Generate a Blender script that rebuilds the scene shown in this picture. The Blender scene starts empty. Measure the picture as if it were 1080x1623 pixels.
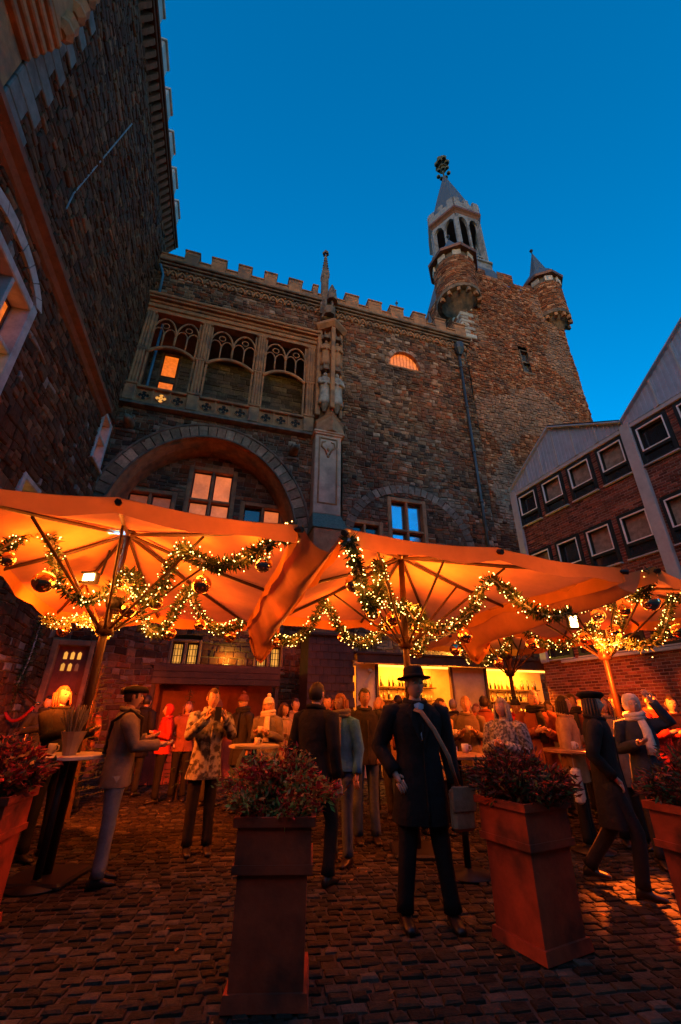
import bpy, bmesh, math, random
from mathutils import Vector, Matrix, noise
rnd = random.Random(7)
R = math.radians
PI = math.pi
sc = bpy.context.scene
col = sc.collection

# ------------------------------------------------------------------ camera
H = 1.45
FPX = 673.0
pitch, roll = R(25.458), R(0.406)
FW = Vector((0, math.cos(pitch), math.sin(pitch)))
_U = Vector((0, -math.sin(pitch), math.cos(pitch)))
CX = Vector((1, 0, 0)) * math.cos(roll) + _U * math.sin(roll)
CU = _U * math.cos(roll) - Vector((1, 0, 0)) * math.sin(roll)
CAM = Vector((0, 0, H))
cd = bpy.data.cameras.new('camera')
cam = bpy.data.objects.new('camera', cd)
col.objects.link(cam)
m = Matrix.Identity(4)
for i in range(3):
    m[i][0], m[i][1], m[i][2], m[i][3] = CX[i], CU[i], -FW[i], CAM[i]
cam.matrix_world = m
cd.sensor_fit = 'VERTICAL'
cd.sensor_height = 36
cd.lens = FPX / 1623 * 36
cd.clip_start = 0.05
cd.clip_end = 1500
sc.camera = cam

# ------------------------------------------------------------------ world, sun, exposure
SUN_EL, SUN_AZ = R(4.0), R(180)
w = bpy.data.worlds.new('World')
sc.world = w
w.use_nodes = True
nt = w.node_tree
nt.nodes.clear()
sky = nt.nodes.new('ShaderNodeTexSky')
sky.sky_type = 'NISHITA'
sky.sun_disc = False
sky.sun_elevation = SUN_EL
sky.sun_rotation = SUN_AZ
sky.air_density = 1.0
sky.dust_density = 0.3
sky.ozone_density = 3.0
hs = nt.nodes.new('ShaderNodeHueSaturation')
hs.inputs['Saturation'].default_value = 1.35
hs.inputs['Hue'].default_value = 0.5
mu = nt.nodes.new('ShaderNodeVectorMath')
mu.operation = 'MULTIPLY'
mu.inputs[1].default_value = (1.0, 1.02, 1.02)     # dusk air: a deeper blue all over the sky
bg = nt.nodes.new('ShaderNodeBackground')
bg.inputs['Strength'].default_value = 0.15
wo = nt.nodes.new('ShaderNodeOutputWorld')
nt.links.new(sky.outputs[0], hs.inputs['Color'])
nt.links.new(hs.outputs[0], mu.inputs[0])
nt.links.new(mu.outputs[0], bg.inputs['Color'])
nt.links.new(bg.outputs[0], wo.inputs['Surface'])
sl = bpy.data.lights.new('sun', 'SUN')
sl.energy = 0.14
sl.angle = R(40)
sl.color = (1.0, 0.52, 0.28)
sun = bpy.data.objects.new('sun', sl)
col.objects.link(sun)
sun.rotation_euler = (R(90 - 28), 0, R(-30))      # low glow from behind the camera
sc.view_settings.view_transform = 'Standard'
sc.view_settings.look = 'None'
sc.view_settings.exposure = 2.0
sc.view_settings.gamma = 1.0
sc.view_settings.use_curve_mapping = False
sc.cycles.use_denoising = True
sc.cycles.sample_clamp_indirect = 3.0
sc.cycles.max_bounces = 6
sc.cycles.caustics_reflective = False
sc.cycles.caustics_refractive = False
LAMP = 6.0          # common factor of the lamps in the court


# ------------------------------------------------------------------ helpers
def ray(u, v):
    return FW + CX * ((u - 540) / FPX) + CU * ((811.5 - v) / FPX)


def aty(u, v, y):
    d = ray(u, v)
    return CAM + d * (y / d.y)


def atz(u, v, z):
    d = ray(u, v)
    return CAM + d * ((z - H) / d.z)


def pix(P):
    d = P - CAM
    ww = d.dot(FW)
    if ww < 0.05:
        return (-9999, -9999, ww)
    return (540 + FPX * d.dot(CX) / ww, 811.5 - FPX * d.dot(CU) / ww, ww)


MATS = {}


def mat(name, color=(0.5, 0.5, 0.5), rough=0.8, noise_scale=6.0, noise_amt=0.35, bump=0.0, bump_scale=20.0, metal=0.0,
        attr=False, emit=None, emit_s=0.0, spec=0.4, translucent=0.0, wear=None, coords='Object'):
    if name in MATS:
        return MATS[name]
    M = bpy.data.materials.new(name)
    M.use_nodes = True
    t = M.node_tree
    N = t.nodes
    L = t.links.new
    b = N['Principled BSDF']
    b.inputs['Roughness'].default_value = rough
    b.inputs['Metallic'].default_value = metal
    b.inputs['Specular IOR Level'].default_value = spec
    tc = N.new('ShaderNodeTexCoord')
    if attr:
        a = N.new('ShaderNodeAttribute')
        a.attribute_name = 'hue'
        base = a.outputs['Color']
    else:
        c = N.new('ShaderNodeRGB')
        c.outputs[0].default_value = (*color, 1)
        base = c.outputs[0]
    n = N.new('ShaderNodeTexNoise')
    n.inputs['Scale'].default_value = noise_scale
    n.inputs['Detail'].default_value = 6
    n.inputs['Roughness'].default_value = 0.65
    L(tc.outputs[coords], n.inputs['Vector'])
    mr = N.new('ShaderNodeMapRange')
    mr.inputs['From Min'].default_value = 0.25
    mr.inputs['From Max'].default_value = 0.75
    mr.inputs['To Min'].default_value = 1 - noise_amt
    mr.inputs['To Max'].default_value = 1 + noise_amt
    L(n.outputs['Fac'], mr.inputs['Value'])
    mx = N.new('ShaderNodeVectorMath')
    mx.operation = 'SCALE'
    L(base, mx.inputs[0])
    L(mr.outputs[0], mx.inputs['Scale'])
    out = mx.outputs[0]
    if wear:
        n2 = N.new('ShaderNodeTexNoise')
        n2.inputs['Scale'].default_value = wear[1]
        n2.inputs['Detail'].default_value = 5
        L(tc.outputs[coords], n2.inputs['Vector'])
        m2 = N.new('ShaderNodeMapRange')
        m2.inputs['From Min'].default_value = 0.48
        m2.inputs['From Max'].default_value = 0.66
        m2.inputs['To Max'].default_value = wear[2]
        L(n2.outputs['Fac'], m2.inputs['Value'])
        mm = N.new('ShaderNodeMix')
        mm.data_type = 'RGBA'
        L(m2.outputs[0], mm.inputs['Factor'])
        L(out, mm.inputs['A'])
        mm.inputs['B'].default_value = (*wear[0], 1)
        out = mm.outputs['Result']
    L(out, b.inputs['Base Color'])
    if bump:
        nb = N.new('ShaderNodeTexNoise')
        nb.inputs['Scale'].default_value = bump_scale
        nb.inputs['Detail'].default_value = 5
        L(tc.outputs[coords], nb.inputs['Vector'])
        bp = N.new('ShaderNodeBump')
        bp.inputs['Strength'].default_value = bump
        bp.inputs['Distance'].default_value = 0.02
        L(nb.outputs['Fac'], bp.inputs['Height'])
        L(bp.outputs[0], b.inputs['Normal'])
    if emit:
        b.inputs['Emission Color'].default_value = (*emit, 1)
        b.inputs['Emission Strength'].default_value = emit_s
    if translucent:
        tr = N.new('ShaderNodeBsdfTranslucent')
        L(out, tr.inputs['Color'])
        ms = N.new('ShaderNodeMixShader')
        ms.inputs[0].default_value = translucent
        L(b.outputs[0], ms.inputs[1])
        L(tr.outputs[0], ms.inputs[2])
        L(ms.outputs[0], N['Material Output'].inputs['Surface'])
    MATS[name] = M
    return M


def glow_mat(name, color, s, var=0.3, scale=3.0, sample=True, grid=None):
    """A lit surface: emission with uneven strength."""
    if name in MATS:
        return MATS[name]
    M = mat(name, (0.3, 0.2, 0.1), 0.5)
    t = M.node_tree
    b = t.nodes['Principled BSDF']
    tc = t.nodes.new('ShaderNodeTexCoord')
    n = t.nodes.new('ShaderNodeTexNoise')
    n.inputs['Scale'].default_value = scale
    n.inputs['Detail'].default_value = 4
    t.links.new(tc.outputs['Object'], n.inputs['Vector'])
    mr = t.nodes.new('ShaderNodeMapRange')
    mr.inputs['From Min'].default_value = 0.3
    mr.inputs['From Max'].default_value = 0.7
    s *= .25          # the picture is exposed two stops up
    mr.inputs['To Min'].default_value = s * (1 - var)
    mr.inputs['To Max'].default_value = s * (1 + var)
    t.links.new(n.outputs['Fac'], mr.inputs['Value'])
    t.links.new(mr.outputs[0], b.inputs['Emission Strength'])
    b.inputs['Emission Color'].default_value = (*color, 1)
    if not sample:
        M.cycles.emission_sampling = 'NONE'
    return M


class MB:
    def __init__(s):
        s.v, s.f, s.c, s.mi = [], [], [], []
        s.cur = (0.5, 0.5, 0.5)
        s.m = 0

    def add(s, vs, fs):
        o = len(s.v)
        s.v.extend(Vector(p) for p in vs)
        for f in fs:
            s.f.append([o + i for i in f])
            s.c.append(s.cur)
            s.mi.append(s.m)

    def quad(s, a, b, c, d):
        s.add([a, b, c, d], [(0, 1, 2, 3)])

    def box(s, x0, x1, y0, y1, z0, z1, bev=0.0):
        if bev <= 0:
            s.add([(x0, y0, z0), (x1, y0, z0), (x1, y1, z0), (x0, y1, z0), (x0, y0, z1), (x1, y0, z1), (x1, y1, z1), (x0, y1, z1)],
                  [(0, 3, 2, 1), (4, 5, 6, 7), (0, 1, 5, 4), (1, 2, 6, 5), (2, 3, 7, 6), (3, 0, 4, 7)])
        else:
            b = min(bev, (x1 - x0) * .45, (y1 - y0) * .45, (z1 - z0) * .45)
            rings = []
            for z, i in ((z0, b), (z0 + b, 0), (z1 - b, 0), (z1, b)):
                rings.append([(x0 + i + b, y0 + i, z), (x1 - i - b, y0 + i, z), (x1 - i, y0 + i + b, z), (x1 - i, y1 - i - b, z),
                              (x1 - i - b, y1 - i, z), (x0 + i + b, y1 - i, z), (x0 + i, y1 - i - b, z), (x0 + i, y0 + i + b, z)])
            s.loft(rings, True, True)

    def loft(s, rings, cap0=False, cap1=False, closed=True):
        n = len(rings[0])
        vs = [p for r in rings for p in r]
        fs = []
        for i in range(len(rings) - 1):
            for j in range(n if closed else n - 1):
                k = (j + 1) % n
                fs.append((i * n + j, i * n + k, (i + 1) * n + k, (i + 1) * n + j))
        if cap0:
            fs.append(tuple(range(n))[::-1])
        if cap1:
            fs.append(tuple((len(rings) - 1) * n + j for j in range(n)))
        s.add(vs, fs)

    def tube(s, pts, rad, n=8, flat=1.0, cap=True, closed=False):
        pts = [Vector(p) for p in pts]
        if not isinstance(rad, (list, tuple)):
            rad = [rad] * len(pts)
        rings = []
        up = None
        L = len(pts)
        for i, p in enumerate(pts):
            if closed:
                d = pts[(i + 1) % L] - pts[(i - 1) % L]
            else:
                d = pts[min(i + 1, L - 1)] - pts[max(i - 1, 0)]
            if d.length < 1e-6:
                d = Vector((0, 0, 1))
            d.normalize()
            if up is None:
                up = Vector((0, 0, 1)) if abs(d.z) < .9 else Vector((0, 1, 0))
            a = d.cross(up)
            if a.length < 1e-4:
                a = d.orthogonal()
            a.normalize()
            b = a.cross(d).normalized()
            up = b
            rings.append([p + a * (math.cos(2 * PI * j / n) * rad[i]) + b * (math.sin(2 * PI * j / n) * rad[i] * flat) for j in range(n)])
        if closed:
            rings.append(rings[0])
            cap = False
        s.loft(rings, cap, cap)

    def lathe(s, prof, n=16, c=(0, 0, 0), ph=0.0, sx=1.0, sy=1.0):
        rings = [[(c[0] + r * sx * math.cos(2 * PI * j / n + ph), c[1] + r * sy * math.sin(2 * PI * j / n + ph), c[2] + z) for j in range(n)] for r, z in prof]
        s.loft(rings, True, True)

    def ell(s, c, r, n=12, mrings=8):
        c = Vector(c)
        rings = []
        for i in range(1, mrings):
            t = PI * i / mrings
            rings.append([(c.x + r[0] * math.sin(t) * math.cos(2 * PI * j / n), c.y + r[1] * math.sin(t) * math.sin(2 * PI * j / n), c.z - r[2] * math.cos(t)) for j in range(n)])
        s.loft(rings, True, True)

    def prism(s, poly, y0, y1):
        """polygon in x,z extruded from y0 to y1"""
        n = len(poly)
        vs = [(x, y0, z) for x, z in poly] + [(x, y1, z) for x, z in poly]
        fs = [tuple(range(n)), tuple(range(2 * n - 1, n - 1, -1))]
        for i in range(n):
            j = (i + 1) % n
            fs.append((i, i + n, j + n, j))
        s.add(vs, fs)

    def xf(s, M, start=0):
        for i in range(start, len(s.v)):
            s.v[i] = M @ s.v[i]

    def build(s, name, material, parent=None, smooth=False, kind=None):
        me = bpy.data.meshes.new(name)
        me.from_pydata([tuple(p) for p in s.v], [], s.f)
        ms = material if isinstance(material, (list, tuple)) else [material]
        for mm in ms:
            me.materials.append(mm)
        a = me.attributes.new('hue', 'FLOAT_COLOR', 'FACE')
        flat = []
        for c in s.c:
            flat.extend((c[0], c[1], c[2], 1.0))
        a.data.foreach_set('color', flat)
        if len(ms) > 1:
            me.polygons.foreach_set('material_index', s.mi)
        if smooth:
            me.polygons.foreach_set('use_smooth', [True] * len(s.f))
        o = bpy.data.objects.new(name, me)
        col.objects.link(o)
        if parent is not None:
            o.parent = parent
        if kind:
            o['kind'] = kind
        return o


def tag(o, label, cat, group=None, kind=None):
    o['label'] = label
    o['category'] = cat
    if group:
        o['group'] = group
    if kind:
        o['kind'] = kind
    return o


def empty(name, loc, rz=0.0):
    o = bpy.data.objects.new(name, None)
    o.empty_display_size = 0.2
    o.location = loc
    o.rotation_euler = (0, 0, rz)
    col.objects.link(o)
    return o


def frame_of(o):
    return Matrix.Translation(o.location) @ Matrix.Rotation(o.rotation_euler.z, 4, 'Z')


def copy_tree(o, parent=None):
    c = o.copy()
    col.objects.link(c)
    c.parent = parent
    for ch in list(o.children):
        copy_tree(ch, c)
    return c


def pick(pal):
    c = rnd.choice(pal)
    k = rnd.uniform(.62, 1.34)
    return tuple(x * k for x in c)


def stones(parent, W, fn, x0, x1, z0, z1, pal, mt, wall_mt, name='stone', rest='stonework', ch=(.18, .3), ln=(.3, .7), gap=.014, out=.035,
           holes=None, nind=300, bond=False, split=.18, wall='wall', jit=1.0, vmax=838, tone=None):
    """Coursed masonry: every stone a chamfered block in front of the mortar; the largest in view are objects, the rest one mesh."""
    items = []
    wallmb = MB()
    wallmb.cur = (.16, .14, .12)
    z = z0
    row = 0
    while z < z1 - .02:
        h = rnd.uniform(*ch)
        if z + h > z1 - ch[0] * .6:
            h = z1 - z
        za, zb = z, z + h
        iv = [(x0, x1)]
        for hf in (holes or []):
            r = hf(za, zb)
            if not r:
                continue
            a, b = r
            nv = []
            for p, q in iv:
                if b <= p or a >= q:
                    nv.append((p, q))
                else:
                    if a > p:
                        nv.append((p, a))
                    if b < q:
                        nv.append((b, q))
            iv = nv
        for p, q in iv:
            if q - p < .02:
                continue
            k = max(1, int((q - p) / 1.5))
            for i in range(k):
                xa, xb = p + (q - p) * i / k, p + (q - p) * (i + 1) / k
                wallmb.quad(fn(xa, za, 0), fn(xb, za, 0), fn(xb, zb, 0), fn(xa, zb, 0))
            x = p
            first = True
            while x < q - .01:
                l = rnd.uniform(*ln)
                if bond and first and row % 2:
                    l *= .5
                first = False
                if x + l > q - ln[0] * .5:
                    l = q - x
                if not bond and h > .2 and rnd.random() < split:
                    t = rnd.uniform(.4, .6)
                    items.append((x, x + l, za, za + h * t))
                    items.append((x, x + l, za + h * t, zb))
                else:
                    items.append((x, x + l, za, zb))
                x += l
        z = zb
        row += 1
    wallmb.build(wall, wall_mt, parent)
    sized = []
    for it in items:
        xa, xb, za, zb = it
        c = W @ Vector(fn((xa + xb) / 2, (za + zb) / 2, 0))
        u, v, ww = pix(c)
        px = 0
        if ww > .3 and -10 < u < 1090 and -10 < v < (vmax if vmax else 1640):
            a = pix(W @ Vector(fn(xa, (za + zb) / 2, 0)))
            b = pix(W @ Vector(fn(xb, (za + zb) / 2, 0)))
            e = pix(W @ Vector(fn((xa + xb) / 2, zb, 0)))
            g = pix(W @ Vector(fn((xa + xb) / 2, za, 0)))
            px = math.hypot(a[0] - b[0], a[1] - b[1]) + math.hypot(e[0] - g[0], e[1] - g[1])
        sized.append(px)
    order = sorted(range(len(items)), key=lambda i: -sized[i])
    ind = set(i for i in order[:nind] if sized[i] > 9)
    restmb = MB()

    def stone_in(mb, it):
        xa, xb, za, zb = it
        mb.cur = pick(pal) if tone is None else tone((xa + xb) / 2, (za + zb) / 2, pick(pal))
        g = gap / 2
        o = out * rnd.uniform(.45, 1.5)
        e1 = min(.012, (zb - za) * .08) * jit
        J = lambda: rnd.uniform(-e1, e1)
        cs = [(xa + g + J(), za + g + J()), (xb - g + J(), za + g + J()), (xb - g + J(), zb - g + J()), (xa + g + J(), zb - g + J())]
        mx_, mz_ = (xa + xb) / 2, (za + zb) / 2

        def ringat(ins, oo, tilt=0):
            r = []
            for (x, zz) in cs:
                x2 = x + (ins if x < mx_ else -ins)
                z2 = zz + (ins if zz < mz_ else -ins)
                r.append(fn(x2, z2, oo + rnd.uniform(-tilt, tilt)))
            return r
        i2 = min(.03, (zb - za) * .16, (xb - xa) * .16)
        mb.loft([ringat(0, -.01), ringat(i2 * .15, o * .7), ringat(i2, o, o * .18)], False, True)
    for i, it in enumerate(items):
        if i in ind:
            mb = MB()
            stone_in(mb, it)
            mb.build(name, mt, parent)
        else:
            stone_in(restmb, it)
    if restmb.v:
        restmb.build(rest, mt, parent, kind='stuff')


def rect(x0, x1, z0, z1):
    return lambda za, zb: (x0, x1) if (za < z1 - .01 and zb > z0 + .01) else None


# ------------------------------------------------------------------ materials
M_stone = mat('rubble stone', attr=True, rough=.9, noise_scale=9, noise_amt=.45, bump=.6, bump_scale=28, spec=.2, wear=((.07, .055, .045), 1.1, .55))
M_mortar = mat('lime mortar', (.20, .15, .11), .95, 12, .35, bump=.4, bump_scale=40, spec=.1)
M_dress = mat('dressed sandstone', (.37, .165, .075), .88, 5, .35, bump=.35, bump_scale=22, spec=.2, wear=((.10, .08, .065), 1.7, .7))
M_dressd = mat('weathered sandstone', (.19, .125, .085), .9, 5, .45, bump=.5, bump_scale=20, spec=.2, wear=((.05, .045, .04), 2.2, .8))
M_grey = mat('grey limestone', (.40, .41, .40), .85, 6, .25, bump=.3, bump_scale=24, spec=.25, wear=((.2, .18, .16), 2.0, .5))
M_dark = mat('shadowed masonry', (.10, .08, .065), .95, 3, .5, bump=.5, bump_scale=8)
M_brick = mat('brick', attr=True, rough=.85, noise_scale=14, noise_amt=.35, bump=.35, bump_scale=50, spec=.2)
M_bmortar = mat('brick mortar', (.28, .20, .155), .95, 20, .25)
M_concrete = mat('painted concrete', (.38, .40, .38), .8, 4, .18, bump=.1, bump_scale=60)
M_lant = mat('weathered lantern stone', (.20, .205, .215), .85, 6, .35, bump=.3, bump_scale=20, wear=((.08, .075, .07), 1.6, .7))
M_zinc = mat('ribbed zinc sheet', (.33, .41, .47), .5, 4, .2, metal=.1)
M_slate = mat('roof slate', (.06, .075, .095), .6, 8, .35, bump=.3, bump_scale=12)
M_copper = mat('brown metal gutter', (.16, .06, .03), .5, 6, .4, metal=.3)
M_iron = mat('black iron', (.02, .02, .022), .5, 8, .3, metal=.4)
M_pipe = mat('lead downpipe', (.05, .055, .06), .5, 4, .3, metal=.4)
M_bpipe = mat('blue painted pipe', (.03, .13, .22), .5, 4, .3)
M_winframe = mat('dark green window frame', (.012, .018, .016), .5, 5, .3)
M_white = mat('white painted sash', (.8, .76, .70), .5, 6, .15)
M_glass = mat('window glass', (.02, .025, .03), .06, 2, .3, spec=.9)
M_glassb = mat('old mirroring glass', (.42, .55, .68), .12, 2, .2, metal=.85)
M_glassw = mat('dim window with blind', (.27, .215, .155), .15, 7, .5, spec=.7)
M_wood = mat('dark timber', (.07, .035, .02), .7, 4, .5, bump=.3, bump_scale=30)
M_woodr = mat('red stained timber', (.22, .05, .025), .6, 4, .4, bump=.25, bump_scale=25)
M_cream = mat('cream bar panel', (.55, .40, .24), .7, 4, .2)
M_canvas = mat('umbrella canvas', (.68, .29, .075), .85, 3, .16, bump=.45, bump_scale=5, spec=.15, translucent=.40, wear=((.45, .20, .06), 1.3, .5))
M_gutter = mat('gutter canvas', (.46, .19, .06), .7, 3, .2, bump=.15, bump_scale=40, spec=.3, translucent=.2)
M_rib = mat('brown umbrella frame', (.035, .016, .009), .45, 5, .3, metal=.2)
M_needle = mat('fir needles', attr=True, rough=.7, noise_amt=.3)
M_gold = mat('gold mirror bauble', (.85, .55, .28), .07, 4, .1, metal=1.0)
M_silver = mat('silver mirror bauble', (.80, .78, .76), .05, 4, .06, metal=1.0)
M_bulb = glow_mat('fairy bulb', (1.0, .50, .11), 14, .3, 30, sample=False)
M_leaf = mat('shrub leaf', attr=True, rough=.8, noise_amt=.25, noise_scale=30, spec=.1)
M_corten = mat('rusty steel planter', (.38, .050, .014), .75, 5, .45, bump=.25, bump_scale=18, wear=((.07, .02, .01), 3.2, .85))
M_sett = mat('granite sett', attr=True, rough=.8, noise_scale=16, noise_amt=.5, bump=.5, bump_scale=45, spec=.16)
M_ground = mat('joint sand', (.045, .038, .03), .95, 30, .4, bump=.3, bump_scale=90)
M_brass = mat('brass', (.7, .45, .16), .25, 5, .2, metal=1)
M_rope = mat('red velvet rope', (.5, .02, .015), .8, 20, .3)

G_salmon = glow_mat('lit window salmon', (1.0, .20, .045), .62, .4, 1.2)
G_orange = glow_mat('lit window orange', (1.0, .17, .010), .85, .4, 6)
G_yellow = glow_mat('lit window yellow', (1.0, .40, .05), .9, .35, 2)
G_dim = glow_mat('dim red window', (1.0, .16, .04), .16, .4, 2)
G_bar = glow_mat('bar light strip', (1.0, .30, .03), 7.0, .1)

PAL_F = [(0.348, 0.212, 0.133), (0.300, 0.182, 0.118), (0.066, 0.033, 0.020), (0.242, 0.115, 0.056), (0.196, 0.093, 0.046), (0.166, 0.073, 0.033), (0.227, 0.066, 0.025), (0.103, 0.048, 0.025), (0.289, 0.142, 0.073), (0.175, 0.093, 0.051), (0.258, 0.073, 0.026), (0.134, 0.059, 0.029)]
PAL_T = [(0.274, 0.097, 0.039), (0.237, 0.072, 0.026), (0.310, 0.132, 0.060), (0.183, 0.056, 0.021), (0.219, 0.087, 0.039), (0.302, 0.081, 0.028), (0.365, 0.175, 0.094), (0.146, 0.050, 0.021)]
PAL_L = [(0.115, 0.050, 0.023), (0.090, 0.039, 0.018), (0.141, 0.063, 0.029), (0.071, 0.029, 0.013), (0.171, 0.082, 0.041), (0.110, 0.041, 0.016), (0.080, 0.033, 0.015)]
PAL_B = [(.17, .055, .032), (.20, .07, .042), (.14, .044, .028), (.115, .04, .028), (.22, .085, .05), (.15, .06, .042)]
PAL_S = [(.026, .021, .014), (.034, .028, .019), (.019, .016, .011), (.040, .032, .022), (.028, .021, .013), (.060, .052, .040)]

# ------------------------------------------------------------------ ground
g = MB()
n = 48
g.add([(0, 40, -.002)] + [(600 * math.cos(2 * PI * i / n), 40 + 600 * math.sin(2 * PI * i / n), -.002) for i in range(n)],
      [(0, i + 1, (i + 1) % n + 1) for i in range(n)])
ground = g.build('ground', M_ground)
ground['kind'] = 'structure'
ca, sa = math.cos(R(8)), math.sin(R(8))
gf = lambda x, z, o: (x * ca - z * sa, x * sa + z * ca, o)
stones(ground, Matrix.Identity(4), gf, -7.0, 8.0, 1.2, 12.4, PAL_S, M_sett, M_ground, name='sett', rest='sett_paving', ch=(.085, .105), ln=(.10, .16),
       gap=.016, out=.016, split=0, wall='paving_bed', vmax=None, jit=1.2)

# ------------------------------------------------------------------ town hall front
K = aty(190, 640, 12.0)
K.z = 0
AF = R(16.4)
hall = empty('town_hall', K, AF)
tag(hall, 'old stone town hall front with loggia, wide pointed arch and battlements', 'building')
WH = frame_of(hall)
D0 = 13.73
S0 = 4.17


def fp(s, z, d):
    """a point measured on the wall plane, moved to depth d on its line of sight"""
    k = (D0 + d) / D0
    return (S0 + (s - S0) * k, H + (z - H) * k)


ACX, ACZ, AA, AB = 3.42, 6.6, 3.62, 4.42


def arch_x(z, a, b, cz=ACZ, pw=2.0):
    t = (z - cz) / b
    if t >= 1:
        return 0
    if t <= 0:
        return a
    return a * (1 - t ** pw) ** (1 / 1.9)


def arch_hole(za, zb):
    zm = (za + zb) / 2
    if zm < 4.4:
        return None
    x = arch_x(zm, AA, AB)
    return (ACX - x, ACX + x) if x > .03 else None


def lun_hole(za, zb):
    zm = (za + zb) / 2
    t = (zm - 16.24) / 1.06
    if t < 0 or t > 1:
        return None
    x = .86 * math.sqrt(max(0, 1 - t * t))
    return (11.35 - x, 11.35 + x) if x > .05 else None


def wavy(x, z, a, k):
    return a * noise.noise(Vector((x * .9 + k, z * .9, k))) + a * .5 * noise.noise(Vector((x * 2.6, z * 2.6, k + 5)))


hf = lambda x, z, o: (x + wavy(x, z, .05, 31), -o, z + wavy(x, z, .09, 4))
holesF = [arch_hole, lun_hole, rect(.12, 6.95, 11.42, 16.3), rect(10.11, 11.76, 7.2, 9.22), rect(8.42, 9.89, 6.4, 8.05),
          rect(.06, 1.12, 0, 3.25), rect(3.05, 3.95, 2.6, 3.42), rect(5.5, 6.4, 2.6, 3.4), rect(7.15, 8.25, 0, 11.9)]
def ftone(x, z, c):
    n1 = noise.noise(Vector((x * .35, z * .30, 2.0)))
    if n1 > .18 and rnd.random() < .6:
        c = tuple(a * .45 + b * .55 for a, b in zip(c, (.20, .055, .022)))
    elif n1 < -.25 and rnd.random() < .5:
        c = tuple(a * .5 + b * .5 for a, b in zip(c, (.25, .175, .125)))
    k = .85 + .5 * noise.noise(Vector((x * .5, z * .5, 7)))
    return tuple(a * k for a in c)


stones(hall, WH, hf, -.05, 14.9, 0, 18.45, PAL_F, M_stone, M_mortar, holes=holesF, ch=(.10, .22), ln=(.11, .36), out=.04, tone=ftone, split=.3)
mb = MB()
mb.box(-1.5, 14.9, 2.2, 2.6, 0, 19.2)
mb.box(-.6, 14.9, -.02, 2.2, 18.46, 18.52)
mb.build('rear_wall', M_dark, hall)

# recess under the arch
rec_d = 1.25
rf = lambda x, z, o: (x, rec_d - o, z)
w1 = (fp(2.72, 9.3, rec_d), fp(4.35, 9.3, rec_d))
wl = (fp(.83, 8.17, rec_d), fp(2.47, 8.17, rec_d))
wr = (fp(4.57, 8.17, rec_d), fp(6.13, 8.17, rec_d))
zlow = 7.05
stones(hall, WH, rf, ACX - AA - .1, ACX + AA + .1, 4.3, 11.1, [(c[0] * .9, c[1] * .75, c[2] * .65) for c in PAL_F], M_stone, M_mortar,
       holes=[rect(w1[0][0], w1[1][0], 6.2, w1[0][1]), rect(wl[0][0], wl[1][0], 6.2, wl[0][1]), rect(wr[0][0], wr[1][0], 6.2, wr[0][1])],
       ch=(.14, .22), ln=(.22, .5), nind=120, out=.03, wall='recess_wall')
mb = MB()
npt = 40
inner = []
for i in range(npt + 1):
    t = PI * i / npt
    inner.append((ACX - (AA - .40) * math.cos(t), ACZ + (AB - .40) * math.sin(t) ** .97))
inner = [(inner[0][0], 4.4)] + inner + [(inner[-1][0], 4.4)]
mb.loft([[(x, -.02, z) for x, z in inner], [(x, .10, z) for x, z in inner], [(x + (.06 if x < ACX else -.06), .16, z - .05) for x, z in inner],
         [(x + (.12 if x < ACX else -.12), .5, z - .10) for x, z in inner], [(x + (.12 if x < ACX else -.12), rec_d, z - .10) for x, z in inner]], closed=False)
mb.build('arch_soffit', M_dress, hall)
mb = MB()
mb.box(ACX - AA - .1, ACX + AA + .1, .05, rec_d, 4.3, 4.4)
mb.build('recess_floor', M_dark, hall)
# voussoirs, each a stone of its own
NV = 34
for i in range(NV):
    a0, a1 = PI * i / NV + .004, PI * (i + 1) / NV - .004
    mb = MB()
    mb.cur = pick([(.38, .20, .11), (.31, .165, .09), (.42, .24, .14), (.26, .135, .075)])
    o = rnd.uniform(.05, .085)
    rings = []
    ro, ri = rnd.uniform(.0, .03), -.42
    for y, ins in ((.06, 0), (-o * .7, 0), (-o, .02)):
        r = []
        for (dd, aa) in ((ro - ins, a0 + ins * .06), (ro - ins, a1 - ins * .06), (ri + ins, a1 - ins * .06), (ri + ins, a0 + ins * .06)):
            r.append((ACX - (AA + dd) * math.cos(aa), y, ACZ + (AB + dd) * math.sin(aa) ** .97))
        rings.append(r)
    mb.loft(rings, False, True)
    mb.build('voussoir', M_stone, hall)
mb = MB()
pts = [(ACX - (AA + .07) * math.cos(PI * i / 40), -.05, ACZ + (AB + .07) * math.sin(PI * i / 40) ** .97) for i in range(41)]
mb.tube(pts, .05, 6)
pts = [(ACX - (AA - .42) * math.cos(PI * i / 40), -.04, ACZ + (AB - .42) * math.sin(PI * i / 40) ** .97) for i in range(41)]
mb.tube(pts, .045, 6)
mb.build('hood_mould', M_dressd, hall, smooth=True)


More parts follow.
